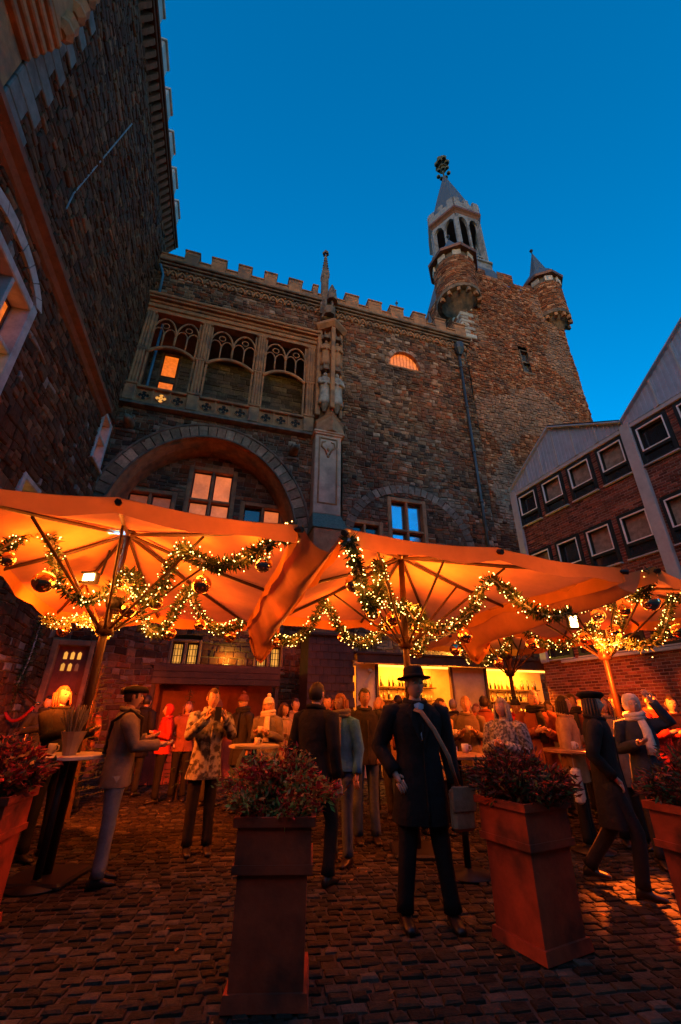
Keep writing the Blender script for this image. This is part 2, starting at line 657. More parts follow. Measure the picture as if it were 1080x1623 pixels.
def stone_window(parent, x0, x1, z0, z1, d, cols, rows, panes, fr=.16, mul=.09, depth=.22, name='window', proud=.06, mt=None, bars=False):
    mt = mt or M_dress
    mb = MB()
    y0, y1 = d - proud, d + depth
    mb.box(x0, x0 + fr, y0, y1, z0, z1, .02)
    mb.box(x1 - fr, x1, y0, y1, z0, z1, .02)
    mb.box(x0 + fr + .001, x1 - fr - .001, y0 + .004, y1, z1 - fr, z1 - .002, .02)
    mb.box(x0 - .05, x1 + .05, y0 - .06, y1, z0 - .1, z0 - .002, .02)
    xs = [x0 + fr + (x1 - x0 - 2 * fr) * i / cols for i in range(cols + 1)]
    zs = [z0] + [z0 + (z1 - fr - z0) * r for r in rows] + [z1 - fr]
    for x in xs[1:-1]:
        mb.box(x - mul / 2, x + mul / 2, y0 + .03, y1 - .005, z0, z1 - fr - .001, .015)
    for z in zs[1:-1]:
        mb.box(x0 + fr + .001, x1 - fr - .001, y0 + .035, y1 - .01, z - mul / 2, z + mul / 2, .015)
    wo = mb.build(name, mt, parent)
    k = 0
    for i in range(cols):
        for j in range(len(zs) - 1):
            p = MB()
            a = xs[i] + (mul / 2 if i else 0)
            b = xs[i + 1] - (mul / 2 if i < cols - 1 else 0)
            c = zs[j] + (mul / 2 if j else 0)
            e = zs[j + 1] - (mul / 2 if j < len(zs) - 2 else 0)
            p.box(a + .05, b - .05, y1 - .10, y1 - .08, c + .05, e - .05)
            p.build('pane', panes[k % len(panes)], wo)
            s = MB()
            for (aa, bb, cc, ee) in ((a, a + .05, c, e), (b - .05, b, c, e), (a + .05, b - .05, c, c + .05), (a + .05, b - .05, e - .05, e)):
                s.box(aa, bb, y1 - .13, y1 - .06, cc, ee)
            s.build('sash', M_wood, wo)
            if bars:
                s = MB()
                for q in range(1, 4):
                    xx = a + (b - a) * q / 4
                    s.box(xx - .01, xx + .01, y1 - .16, y1 - .14, c, e)
                for q in range(1, 4):
                    zz = c + (e - c) * q / 4
                    s.box(a, b, y1 - .14, y1 - .13, zz - .008, zz + .008)
                s.build('window_bars', M_iron, wo)
            k += 1
    return wo


stone_window(hall, w1[0][0], w1[1][0], 6.2, w1[0][1], rec_d, 2, [(fp(3.6, 8.02, rec_d)[1] - 6.2) / (w1[0][1] - .16 - 6.2)], [G_salmon], depth=.3)
stone_window(hall, wl[0][0], wl[1][0], 6.2, wl[0][1], rec_d, 2, [.3], [G_dim], depth=.3)
stone_window(hall, wr[0][0], wr[1][0], 6.2, wr[0][1], rec_d, 2, [.3], [M_glass, M_glass, G_dim, G_salmon], depth=.3)
stone_window(hall, 10.11, 11.76, 7.2, 9.22, 0, 2, [.34], [M_glassb], depth=.3)
stone_window(hall, 8.42, 9.89, 6.4, 8.05, 0, 2, [.3], [G_dim, M_glass], depth=.3)
stone_window(hall, 3.05, 3.95, 2.6, 3.42, 0, 2, [], [G_yellow], fr=.08, depth=.25, bars=True)
stone_window(hall, 5.5, 6.4, 2.6, 3.40, 0, 2, [], [G_yellow], fr=.08, depth=.25, bars=True)

# door at the foot of the front
mb = MB()
mb.box(.06, .22, -.08, .3, 0, 3.25, .02)
mb.box(1.0, 1.12, -.08, .3, 0, 3.25, .02)
mb.box(.221, .999, -.075, .3, 3.1, 3.248, .02)
mb.build('door_frame', M_dress, hall)
mb = MB()
mb.box(.222, .998, .10, .16, .9, 3.098)
door = mb.build('door', M_woodr, hall)
for r_ in range(2):
    for c_ in range(3):
        mb = MB()
        x, z = .38 + c_ * .17, 2.46 + r_ * .3
        mb.prism([(x, z), (x + .09, z), (x + .09, z + .16), (x + .045, z + .2), (x, z + .16)], .085, .105)
        mb.build('pane', G_yellow if c_ < 2 or r_ else G_dim, door)
for k in range(5):
    mb = MB()
    x = .23 + k * .153
    mb.box(x + .004, x + .149, .085, .099, .9, 2.40)
    mb.build('plank', M_woodr, door)
mb = MB()
mb.ell((.92, .06, 1.9), (.03, .03, .03), 8, 6)
mb.build('handle', M_brass, door, smooth=True)

# ledge, balustrade, loggia
mb = MB()
for (a, b, c, e) in ((0, 7.05, .30, 11.30), (0.001, 7.05, .20, 11.38), (0.002, 7.05, .12, 11.46)):
    mb.box(a, b, -c, .05, e, e + .079)
mb.build('ledge', M_dressd, hall)
PIERS = [(.02, .40), (2.17, 2.58), (4.45, 4.83), (6.60, 7.02)]
for a, b in PIERS:
    mb = MB()
    c = (a + b) / 2
    mb.box(a, b, -.16, .12, 11.54, 12.24, .02)
    mb.box(a - .04, b + .04, -.20, .13, 12.24, 12.34, .02)
    mb.box(a + .05, b - .05, -.10, .10, 12.34, 13.98, .05)
    mb.box(a, b, -.14, .12, 13.98, 14.12, .03)
    for q in (-1, 0, 1):
        mb.lathe([(.05, 12.36), (.045, 13.98)], 8, (c + q * .11, -.10, 0))
        mb.lathe([(.05, 14.12), (.05, 16.0)], 8, (c + q * .10, -.09, 0))
    mb.box(a + .02, b - .02, -.08, .11, 14.12, 16.0, .03)
    mb.box(a - .02, b + .02, -.12, .12, 16.0, 16.12, .03)
    mb.build('loggia_pier', M_dress, hall)
for i in range(3):
    a, b = PIERS[i][1], PIERS[i + 1][0]
    # parapet panel with frame, web and rings; dark plates paint shade into three quatrefoils
    mb = MB()
    mb.box(a, b, -.13, .06, 11.54, 11.60)
    mb.box(a, b, -.16, .08, 12.17, 12.27, .02)
    mb.box(a, b, -.02, .02, 11.60, 12.17)
    q0 = [mb]
    wq = (b - a) / 3
    for k in range(4):
        x = a + wq * k
        mb.box(max(a, x - .025), min(b, x + .025), -.10, -.02, 11.60, 12.17)
    mb.build('parapet_panel', M_dress, hall)
    for k in range(3):
        cx = a + wq * (k + .5)
        q = MB()
        cz = 11.88
        for t in range(4):
            px_, pz_ = cx + .105 * math.cos(PI / 2 * t), cz + .105 * math.sin(PI / 2 * t)
            q.prism([(px_ + .088 * math.cos(2 * PI * j / 10), pz_ + .088 * math.sin(2 * PI * j / 10)) for j in range(10)], -.034 - .002 * t, -.02)
        q.build('quatrefoil', G_yellow if (i == 0 and k == 1) else mat('painted opening shade', (.02, .016, .013), .95), hall)  # one plate glows instead of letting light through
        q = MB()
        for t in range(4):
            px_, pz_ = cx + .105 * math.cos(PI / 2 * t), cz + .105 * math.sin(PI / 2 * t)
            pts = [(px_ + .10 * math.cos(PI / 2 * t + aa), -.05, pz_ + .10 * math.sin(PI / 2 * t + aa)) for aa in [(-1 + 2 * j / 8) * 2.2 for j in range(9)]]
            q.tube(pts, .02, 5)
        q.build('quatrefoil_moulding', M_dress, hall, smooth=True)
    # segmental transom arch and tracery
    mb = MB()
    mid, hw = (a + b) / 2, (b - a) / 2
    arcz = lambda x: 13.98 + .44 * (1 - ((x - mid) / hw) ** 2) ** .8
    pts = [(a + (b - a) * j / 16, .0, arcz(min(max(a + (b - a) * j / 16, a + .001), b - .001))) for j in range(17)]
    mb.tube(pts, .075, 6)
    mb.build('transom_arch', M_dress, hall, smooth=True)
    mb = MB()
    for k in (1, 2, 3):
        x = a + (b - a) * k / 4
        mb.box(x - (.04 if k == 2 else .028), x + (.04 if k == 2 else .028), -.04, .04, arcz(x), 15.05 if k != 2 else 15.2)

    def pointed(xl, xr, zs, hh, r, y=0.0):
        xm = (xl + xr) / 2
        L_ = [(xl + (xm - xl) * (1 - math.cos(t * PI / 2)), y, zs + hh * math.sin(t * PI / 2)) for t in [j / 7 for j in range(8)]]
        R_ = [(xr - (xr - xm) * (1 - math.cos(t * PI / 2)), y, zs + hh * math.sin(t * PI / 2)) for t in [j / 7 for j in range(8)]]
        mb.tube(L_, r, 5)
        mb.tube(R_, r, 5)
    for k in range(4):
        pointed(a + (b - a) * k / 4, a + (b - a) * (k + 1) / 4, 14.95, .40, .032)
    for k in range(2):
        pointed(a + (b - a) * k / 2, a + (b - a) * (k + 1) / 2, 15.0, .85, .042, -.02)
        cx = a + (b - a) * (k + .5) / 2
        mb.tube([(cx + .13 * math.cos(2 * PI * j / 10), 0, 15.50 + .13 * math.sin(2 * PI * j / 10)) for j in range(10)], .025, 5, closed=True)
    mb.build('tracery', M_dress, hall, smooth=True)
    # spandrel posts beside the piers
    mb = MB()
    mb.box(a, a + .07, -.03, .08, 12.27, 16.0)
    mb.box(b - .07, b, -.03, .08, 12.27, 16.0)
    mb.build('jamb', M_dress, hall)
mb = MB()
mb.box(.0, 7.02, -.06, .3, 16.121, 16.30)
mb.box(.0, 7.06, -.14, .1, 16.301, 16.50, .02)
mb.box(.0, 7.08, -.20, .1, 16.501, 16.62, .02)
mb.box(.0, 7.10, -.34, .1, 16.621, 16.72, .02)
mb.box(.0, 7.12, -.42, .1, 16.721, 16.86, .03)
mb.build('loggia_cornice', M_dress, hall)
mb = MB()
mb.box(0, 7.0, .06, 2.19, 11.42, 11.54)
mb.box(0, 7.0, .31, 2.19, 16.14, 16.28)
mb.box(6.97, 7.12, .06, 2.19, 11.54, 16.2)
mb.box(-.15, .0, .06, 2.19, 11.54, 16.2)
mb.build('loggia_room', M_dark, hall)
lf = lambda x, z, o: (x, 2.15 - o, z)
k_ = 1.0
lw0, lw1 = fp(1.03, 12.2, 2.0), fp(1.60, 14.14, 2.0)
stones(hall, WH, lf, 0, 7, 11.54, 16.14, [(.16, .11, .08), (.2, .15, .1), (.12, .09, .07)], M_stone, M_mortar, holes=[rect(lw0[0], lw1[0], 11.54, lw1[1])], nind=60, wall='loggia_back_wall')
stone_window(hall, lw0[0] - .12, lw1[0] + .1, 11.75, lw1[1] + .1, 2.15, 1, [.67], [G_orange], fr=.1, mul=.26, depth=.1, mt=M_dressd)
mb = MB()
mb.tube([(.62, .35, 11.6), (.62, .35, 15.9)], .055, 10)
mb.build('blue_pipe', M_bpipe, hall, smooth=True)

# frieze, string course and battlements
mb = MB()
x = -.3
while x < 14.8:
    for (p, q) in (((x, 18.30), (x + .18, 18.66)), ((x + .36, 18.30), (x + .18, 18.66))):
        mb.tube([(p[0], -.07, p[1]), ((p[0] + q[0]) / 2 + (.03 if p[0] < q[0] else -.03) * -1, -.08, (p[1] + q[1]) / 2 + .04), (q[0], -.09, q[1])], .04, 5)
    mb.ell((x + .18, -.06, 18.44), (.07, .05, .07), 6, 4)
    mb.ell((x, -.10, 18.70), (.05, .05, .05), 6, 4)
    x += .36
mb.build('frieze', M_dress, hall, smooth=True)
mb = MB()
mb.box(-.6, 14.9, -.06, .0, 18.455, 18.72)
mb.box(-.6, 15.05, -.16, .3, 18.721, 18.84, .02)
mb.box(-.6, 15.08, -.26, .3, 18.841, 18.94, .02)
mb.box(-.6, 15.1, -.36, .3, 18.941, 19.06, .03)
mb.build('string_course', M_dressd, hall)
kp = (D0 - .3) / D0
MER = [(.87, 1.49), (2.02, 2.67), (3.22, 3.82), (4.42, 5.0), (5.57, 6.22), (6.75, 7.0), (7.62, 7.88), (8.39, 9.08), (9.59, 10.3), (10.77, 11.5), (12.04, 12.75), (13.29, 13.91), (14.42, 15.08)]
MER = [(S0 + (a - S0) * kp, S0 + (b - S0) * kp) for a, b in MER]
ztop = H + (20.33 - H) * kp
zc = H + (19.78 - H) * kp
prev = -.6
for a, b in MER + [(15.0, 15.0)]:
    if a - prev > .15 and prev < 14.6:
        mb = MB()
        mb.box(prev + .003, a - .003, -.30, .05, 19.061, zc - .08, .01)
        mb.box(prev + .001, a - .001, -.34, .09, zc - .079, zc, .015)
        mb.build('crenel', M_dress, hall)
    prev = b
for a, b in MER:
    mb = MB()
    mb.box(a, b, -.32, .12, 19.062, 19.62, .015)
    mb.box(a + .003, b - .003, -.317, .117, 19.622, ztop - .09, .015)
    mb.box(a - .03, b + .03, -.36, .16, ztop - .089, ztop, .02)
    mb.build('merlon', M_dress, hall)

# carved pier between the bays, with its statues' niches and the pinnacle
kd = lambda s, d: S0 + (s - S0) * (D0 + d) / D0
zd = lambda z, d: H + (z - H) * (D0 + d) / D0
PD = -.55
pa, pb = kd(7.15, PD), kd(8.22, PD)
mb = MB()
zt_, zb_ = zd(11.68, PD), zd(8.1, PD)
mb.box(pa, pb, PD, .1, zb_, zt_, .03)
mb.box(pa - .08, pb + .08, PD - .12, .1, zt_, zt_ + .08, .02)
mb.box(pa - .04, pb + .04, PD - .07, .1, zt_ - .08, zt_ - .001, .02)
mb.build('carved_pier', mat('pale carved stone', (.50, .31, .20), .85, 4, .25, bump=.25, bump_scale=16, wear=((.16, .12, .09), 1.5, .5)), hall)
mb = MB()
for (a, b, c, e) in ((pa + .14, pa + .20, zb_ + .4, zt_ - .2), (pb - .20, pb - .14, zb_ + .4, zt_ - .2), (pa + .2, pb - .2, zt_ - .26, zt_ - .2), (pa + .2, pb - .2, zb_ + .4, zb_ + .46)):
    mb.box(a, b, PD - .035, PD, c, e, .01)
cxp = (pa + pb) / 2
for sx in (-1, 1):
    mb.tube([(cxp + sx * .05, PD - .02, zt_ - .95), (cxp + sx * .12, PD - .03, zt_ - .75), (cxp + sx * .26, PD - .03, zt_ - .62), (cxp + sx * .24, PD - .03, zt_ - .42), (cxp + sx * .1, PD - .02, zt_ - .38)], [.03, .035, .04, .03, .02], 6)
mb.ell((cxp, PD - .02, zt_ - .72), (.06, .04, .10), 8, 6)
mb.ell((cxp, PD - .02, zt_ - 1.02), (.06, .04, .07), 8, 6)
mb.build('carved_relief', M_dress, hall, smooth=True)
mb = MB()
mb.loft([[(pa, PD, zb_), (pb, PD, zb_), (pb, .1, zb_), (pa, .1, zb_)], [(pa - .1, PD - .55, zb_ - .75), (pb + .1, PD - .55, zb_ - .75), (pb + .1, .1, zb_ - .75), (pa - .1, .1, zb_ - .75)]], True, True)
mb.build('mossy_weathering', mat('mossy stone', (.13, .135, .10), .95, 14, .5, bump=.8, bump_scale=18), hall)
mb = MB()
mb.box(pa - .06, pb + .06, PD - .5, .1, 4.2, zb_ - .76, .03)
mb.box(pa + .0, pb - .0, PD - .3, .1, 0, 4.19, .03)
mb.build('pier_foot', M_dress, hall)
# wedge above and corner shaft turned 45 degrees
mb = MB()
cz0 = zt_ + .081
cc = kd(7.72, -.3)
mb.loft([[(cc - .58, -.5, cz0), (cc, -.78, cz0), (cc + .58, -.5, cz0), (cc + .58, .1, cz0), (cc - .58, .1, cz0)],
         [(cc - .56, -.42, cz0 + .45), (cc, -.72, cz0 + .75), (cc + .5, -.42, cz0 + .45), (cc + .5, .1, cz0 + .45), (cc - .56, .1, cz0 + .45)],
         [(cc - .62, -.45, cz0 + .55), (cc, -.78, cz0 + .85), (cc + .56, -.45, cz0 + .55), (cc + .56, .1, cz0 + .55), (cc - .62, .1, cz0 + .55)]], True, True)
mb.build('corbel_base', M_dress, hall)
mb = MB()
mb.box(cc - .09, cc + .09, -.70, -.52, 12.5, 17.0, .02)
mb.box(cc - .62, cc - .42, -.34, .1, 12.3, 17.0, .03)
mb.box(cc + .38, cc + .52, -.34, .1, 12.3, 17.0, .03)
mb.loft([[(cc - .42, -.05, 12.3), (cc, -.52, 12.3), (cc + .38, -.05, 12.3)], [(cc - .42, -.05, 17.0), (cc, -.52, 17.0), (cc + .38, -.05, 17.0)]])
mb.build('statue_shaft', M_dress, hall)
mb = MB()
for dx, dy in ((-.27, -.42), (.23, -.42)):
    for z, s in ((12.75, 1.0), (14.85, .8)):
        mb.lathe([(.06, z - .34), (.10, z - .22), (.17 * s, z - .06), (.19 * s, z)], 8, (cc + dx, dy, 0))
    for z in (14.55, 16.35):
        mb.lathe([(.20, z), (.22, z + .06), (.17, z + .12), (.15, z + .25), (.05, z + .34)], 6, (cc + dx, dy, 0))
        for j in range(6):
            t = 2 * PI * j / 6
            mb.lathe([(.035, z + .0), (.03, z + .24), (.0, z + .4)], 5, (cc + dx + .19 * math.cos(t), dy + .19 * math.sin(t), 0))
mb.build('niche_canopies', M_dressd, hall)
mb = MB()
mb.loft([[(cc - .62, -.3, 17.0), (cc, -.75, 17.0), (cc + .6, -.3, 17.0), (cc + .6, .1, 17.0), (cc - .62, .1, 17.0)],
         [(cc - .72, -.4, 17.2), (cc, -.9, 17.2), (cc + .7, -.4, 17.2), (cc + .7, .1, 17.2), (cc - .72, .1, 17.2)],
         [(cc - .72, -.4, 17.32), (cc, -.9, 17.32), (cc + .7, -.4, 17.32), (cc + .7, .1, 17.32), (cc - .72, .1, 17.32)],
         [(cc - .4, -.25, 17.75), (cc, -.5, 17.75), (cc + .36, -.25, 17.75), (cc + .36, .1, 17.75), (cc - .4, .1, 17.75)]], True, True)
mb.build('niche_cornice', M_dress, hall)
mb = MB()
pc = kd(7.45, -.35)
mb.box(pc - .22, pc + .26, -.42, .02, 17.75, 19.2, .05)
for j in range(6):
    t = 2 * PI * j / 6
    mb.lathe([(.07, 18.0), (.06, 18.5), (.08, 18.6), (.0, 18.9)], 6, (pc + .05 + .30 * math.cos(t), -.35 + .26 * math.sin(t), 0))
mb.lathe([(.26, 17.85), (.3, 18.0), (.3, 18.25), (.18, 18.4)], 8, (pc + .1, -.45, 0))
mb.lathe([(.28, 18.75), (.24, 19.2), (.14, 19.6), (.05, 19.9)], 8, (pc + .2, -.52, 0))
mb.build('pinnacle_base', M_dressd, hall)
mb = MB()
px0 = kd(7.32, -.2)
zz = lambda z: zd(z, -.2)
mb.box(px0 - .16, px0 + .16, -.36, -.04, 19.05, zz(21.2), .03)
for j in range(4):
    t = PI / 2 * j + PI / 4
    mb.lathe([(.05, zz(20.9)), (.06, zz(21.2)), (.0, zz(21.6))], 5, (px0 + .2 * math.cos(t), -.2 + .2 * math.sin(t), 0))
mb.lathe([(.21, zz(21.2)), (.18, zz(21.35)), (.05, zz(22.7)), (.06, zz(22.75))], 4, (px0, -.2, 0), PI / 4)
for q in range(6):
    z = zz(21.45 + q * .2)
    r_ = .18 - .022 * q
    for j in range(4):
        t = PI / 2 * j + PI / 4
        mb.ell((px0 + r_ * math.cos(t), -.2 + r_ * math.sin(t), z), (.045, .045, .05), 6, 4)
for j in range(6):
    t = 2 * PI * j / 6
    mb.ell((px0 + .11 * math.cos(t), -.2 + .11 * math.sin(t), zz(22.9)), (.07, .07, .09), 6, 4)
mb.ell((px0, -.2, zz(23.05)), (.08, .08, .14), 6, 5)
mb.build('pinnacle', M_dressd, hall)

# lunette window
mb = MB()
mb.prism([(11.35 + .80 * math.cos(PI * j / 16), 16.25 + 1.0 * math.sin(PI * j / 16)) for j in range(17)], .16, .2)
lun = mb.build('lunette_window', G_orange, hall)
mb = MB()
for q in range(-4, 5):
    x = 11.35 + q * .17
    hgt = 1.0 * math.sqrt(max(0, 1 - (q * .17 / .8) ** 2))
    mb.box(x - .008, x + .008, .14, .155, 16.25, 16.25 + hgt)
mb.build('lunette_bars', M_copper, lun)
mb = MB()
mb.box(10.4, 12.3, -.06, .2, 16.14, 16.24, .02)
mb.build('lunette_sill', M_dress, lun)
for q in range(15):
    a0, a1 = PI * q / 15 + .01, PI * (q + 1) / 15 - .01
    mb = MB()
    mb.cur = pick([(.33, .17, .10), (.27, .13, .08), (.36, .24, .17)])
    for y0_, y1_ in ((-.03, .22),):
        P = [(11.35 + ra * math.cos(t), z0_ + rb * math.sin(t)) for ra, rb, t, z0_ in ((.80, 1.0, a0, 16.25), (1.02, 1.22, a0, 16.25), (1.02, 1.22, a1, 16.25), (.80, 1.0, a1, 16.25))]
        mb.prism(P, y0_ - rnd.uniform(0, .02), y1_)
    mb.build('arch_brick', M_stone, hall)
# blind relieving arch
for q in range(30):
    a0, a1 = PI * q / 30 + .008, PI * (q + 1) / 30 - .008
    bx, bz, ba, bb = 11.05, 7.2, 2.75, 2.6
    mb = MB()
    mb.cur = pick([(.23, .155, .11), (.18, .12, .085), (.21, .14, .10)])
    P = [(bx - ra * math.cos(t), bz + rb * math.sin(t)) for ra, rb, t in ((ba, bb, a0), (ba - .34, bb - .34, a0), (ba - .34, bb - .34, a1), (ba, bb, a1))]
    mb.prism(P, -.055 - rnd.uniform(0, .015), .02)
    mb.build('arch_stone', M_stone, hall)
# gargoyle heads beside the arch
for (s, z) in ((.5, 10.5), (6.3, 10.45)):
    mb = MB()
    mb.tube([(s, .1, z), (s, -.25, z + .05), (s + .02, -.5, z - .02), (s + .03, -.72, z - .12)], [.2, .18, .14, .07], 8)
    mb.ell((s - .1, -.35, z + .16), (.06, .1, .10), 6, 5)
    mb.ell((s + .14, -.35, z + .16), (.06, .1, .10), 6, 5)
    mb.box(s - .22, s + .22, -.12, .05, z - .3, z - .18, .02)
    mb.build('gargoyle', M_dressd, hall, smooth=True)
# down pipes
mb = MB()
mb.tube([(14.36, -.12, 17.9), (14.36, -.12, 3.0)], .065, 10)
for z in (4.5, 7, 9.5, 12, 14.5, 17):
    mb.tube([(14.36, -.12, z), (14.36, -.12, z + .1)], .09, 10)
dp = mb.build('downpipe', M_pipe, hall, smooth=True)
mb = MB()
mb.lathe([(.08, 17.8), (.14, 17.95), (.24, 18.15), (.25, 18.5), (.22, 18.5)], 10, (14.36, -.2, 0))
mb.build('hopper', M_pipe, dp)
mb = MB()
mb.tube([(.30, -.1, 16.9), (.26, -.12, 18.2), (.1, -.3, 18.6)], .06, 8)
mb.build('corner_pipe', M_bpipe, hall, smooth=True)
# low roof behind the parapet with finials
mb = MB()
mb.loft([[(-.6, .3, 19.1), (14.8, .3, 19.1)], [(-.6, 4.5, 20.2), (14.8, 4.5, 20.2)]], closed=False)
mb.build('roof', M_slate, hall)
for x in (11.15, 13.0):
    mb = MB()
    kk = (D0 + 1.2) / D0
    X_ = S0 + (x - S0) * kk
    mb.lathe([(.35, 20.6), (.2, 21.2), (.04, 21.9), (.03, 22.2), (.09, 22.28), (.03, 22.4), (.0, 22.6)], 6, (X_, 1.2, 0))
    mb.build('roof_finial', M_slate, hall)


# statues, standing in the niches
def statue(x, y, z, h, label):
    P = WH @ Vector((x, y, z))
    e = MB()
    prof = [(.16, 0), (.17, .08), (.14, .3), (.125, .5), (.15, .66), (.16, .78), (.13, .84), (.05, .87), (.055, .9)]
    rings = []
    for r_, zz_ in prof:
        rings.append([((r_ + .012 * math.sin(5 * 2 * PI * j / 14 + zz_ * 6)) * math.cos(2 * PI * j / 14), .75 * (r_ + .012 * math.sin(5 * 2 * PI * j / 14)) * math.sin(2 * PI * j / 14), zz_) for j in range(14)])
    e.loft(rings, True, True)
    e.ell((0, -.01, .945), (.06, .065, .075), 10, 8)
    for sx in (-1, 1):
        e.tube([(sx * .13, 0, .8), (sx * .16, -.05, .62), (sx * .04, -.15, .6)], [.05, .045, .035], 7)
    e.xf(Matrix.Scale(h, 4))
    o = e.build('statue', mat('pale statue stone', (.33, .27, .22), .85, 8, .4, bump=.4, bump_scale=20, wear=((.08, .07, .06), 4, .8)) if h > 1.5 else M_dress, None, smooth=True)
    o.location = P
    o.rotation_euler = (0, 0, AF)
    tag(o, label, 'statue', 'stone statues in the corner niches')


statue(cc - .27, -.42, 12.76, 1.65, 'pale robed stone statue in lower niche facing the loggia')
statue(cc + .23, -.42, 12.76, 1.7, 'pale robed stone statue in lower niche facing the tower')
statue(cc - .27, -.42, 14.86, 1.4, 'small weathered stone statue in upper niche nearer the loggia')
statue(cc + .23, -.42, 14.86, 1.4, 'small weathered stone statue in upper niche nearer the tower')

# ------------------------------------------------------------------ stone tower
TS0, TS1, TD = 14.9, 22.25, 7.3
tower = empty('stone_tower', WH @ Vector((TS0, 0, 0)), AF)
tag(tower, 'massive rubble stone tower with corner turrets and an octagonal lantern spire', 'tower')
WT = frame_of(tower)
TW = TS1 - TS0
twz = [rect(18.30 - TS0, 18.95 - TS0, 18.08, 19.75)]
taper = lambda z: .16 * max(0, (z - 8)) / 18
tfn = lambda x, z, o: (x + taper(z) * (1 - 2 * x / TW), -o + taper(z) * .5 + .05 * noise.noise(Vector((x * .7, z * .7, 1))), z + wavy(x, z, .08, 14))


def ttone(x, z, c):
    k = .75 + .35 * noise.noise(Vector((x * .25, z * .25, 3)))
    k2 = noise.noise(Vector((x * .4, z * .3, 9)))
    if k2 > .15:
        c = tuple(a * .55 + b * .45 for a, b in zip(c, (.30, .20, .14)))
    return tuple(a * (k + .3) for a in c)


stones(tower, WT, tfn, 0, TW, 0, 25.0, PAL_T, M_stone, M_mortar, holes=twz, ch=(.085, .18), ln=(.10, .30), out=.05, tone=ttone, split=.25)
tfs = lambda x, z, o: (-o + taper(z), TD - x, z)
stones(tower, WT, tfs, 0, TD, 17.5, 25.0, PAL_T, M_stone, M_mortar, ch=(.13, .22), ln=(.22, .5), out=.05, nind=40, wall='side_wall')
mb = MB()
mb.box(.6, TW - .4, .7, TD, 0, 24.6)
mb.box(TW - .36, TW - .2, .2, TD, 0, 24.9)
mb.build('tower_core', M_dark, tower)
# pale quoins on the near corner and battlement blocks
z = 19.2
i = 0
while z < 24.4:
    mb = MB()
    h_ = rnd.uniform(.22, .32)
    l1, l2 = (.75, .4) if i % 2 else (.4, .8)
    mb.cur = pick([(.42, .36, .30), (.36, .30, .25), (.46, .41, .35)])
    t_ = taper(z)
    mb.box(t_ - .07, t_ + l1, -.07 + t_ * .5, l2, z + .01, z + h_ - .01, .03)
    mb.build('quoin', M_stone, tower)
    z += h_
    i += 1
for a, b, h_ in ((1.3, 2.35, .5), (2.35, 3.2, .05), (3.2, 4.3, .75), (4.3, 5.15, .05), (5.15, 5.7, .35)):
    fn2 = lambda x, z, o: (x, -o + .08, z)
    stones(tower, WT, fn2, a, b, 25.0, 25.35 + h_, PAL_T, M_stone, M_mortar, ch=(.16, .24), ln=(.3, .5), nind=6, wall='battlement', rest='battlement_stones')
mb = MB()
mb.box(.3, TW - .3, .3, .9, 24.6, 25.34)
mb.build('battlement_core', M_dark, tower)
stone_window(tower, 18.30 - TS0 + .15, 18.95 - TS0 + .15, 18.08, 19.75, .14, 1, [.5], [M_glassb], fr=.07, depth=.25, mt=M_dressd)


def turret(cx, cy, r, z0, z1, z2, ztip, nm, tipball=True, corb=True):
    def cf(x, z, o):
        rr = r + o
        a = x / r
        return (cx + rr * math.cos(a), cy + rr * math.sin(a), z)
    stones(tower, WT, cf, 0, 2 * PI * r, z0, z1, PAL_T, M_stone, M_mortar, ch=(.12, .18), ln=(.22, .42), out=.035, nind=50, wall='turret_wall', rest='turret_stones')
    mb = MB()
    if corb:
        mb.lathe([(.12, z0 - 1.35), (r * .45, z0 - .9), (r * .8, z0 - .42), (r * .85, z0 - .36)], 16, (cx, cy, 0))
        mb.lathe([(r * .9, z0 - .36), (r * 1.06, z0 - .3), (r * 1.08, z0 - .12), (r * 1.0, z0 + .02)], 20, (cx, cy, 0))
    mb.build('turret_corbel', M_dressd, tower)
    mb = MB()
    mb.lathe([(r * .96, z1 - .1), (r * .96, z1 + .5)], 20, (cx, cy, 0))
    mb.build('turret_core', M_dark, tower)
    for j in range(7):
        a = -PI * .98 + j * PI * .9 / 6
        mb = MB()
        mb.box(-.09, .09, -.14, .1, -.12, .14, .02)
        mb.xf(Matrix.Translation((cx + r * .93 * math.cos(a), cy + r * .93 * math.sin(a), z0 - .5)) @ Matrix.Rotation(a + PI / 2, 4, 'Z'))
        mb.build('corbel', M_dress, tower)
    for j in range(8):
        a = 2 * PI * (j + .5) / 8
        mb = MB()
        mb.cur = pick([(.36, .30, .25), (.31, .25, .2)])
        mb.box(-.24, .24, -.06, .06, 0, .44, .02)
        mb.xf(Matrix.Translation((cx + r * math.cos(a), cy + r * math.sin(a), z1)) @ Matrix.Rotation(a + PI / 2, 4, 'Z'))
        mb.build('turret_merlon', M_stone, tower)
    ph = R(22.5 + 8)
    mb = MB()
    mb.lathe([(r * .9, z2 - .02), (r * 1.28, z2), (r * 1.32, z2 + .16), (r * 1.25, z2 + .2)], 8, (cx, cy, 0), ph)
    mb.build('turret_eave', M_copper, tower)
    mb = MB()
    mb.lathe([(r * 1.29, z2 + .19), (r * 1.12, z2 + .5), (r * .6, z2 + 1.3), (.05, ztip)], 8, (cx, cy, 0), ph)
    mb.build('turret_roof', M_slate, tower)
    mb = MB()
    mb.lathe([(.04, ztip - .1), (.03, ztip + .25), (.1, ztip + .32), (.12, ztip + .4), (.05, ztip + .5), (.0, ztip + .6)], 8, (cx, cy, 0))
    mb.build('turret_finial', M_iron, tower)


turret(.25, .25, 1.14, 22.6, 24.9, 25.35, 28.0, 'near')
turret(TW - .5, .35, .98, 23.3, 25.7, 26.2, 29.7, 'far')

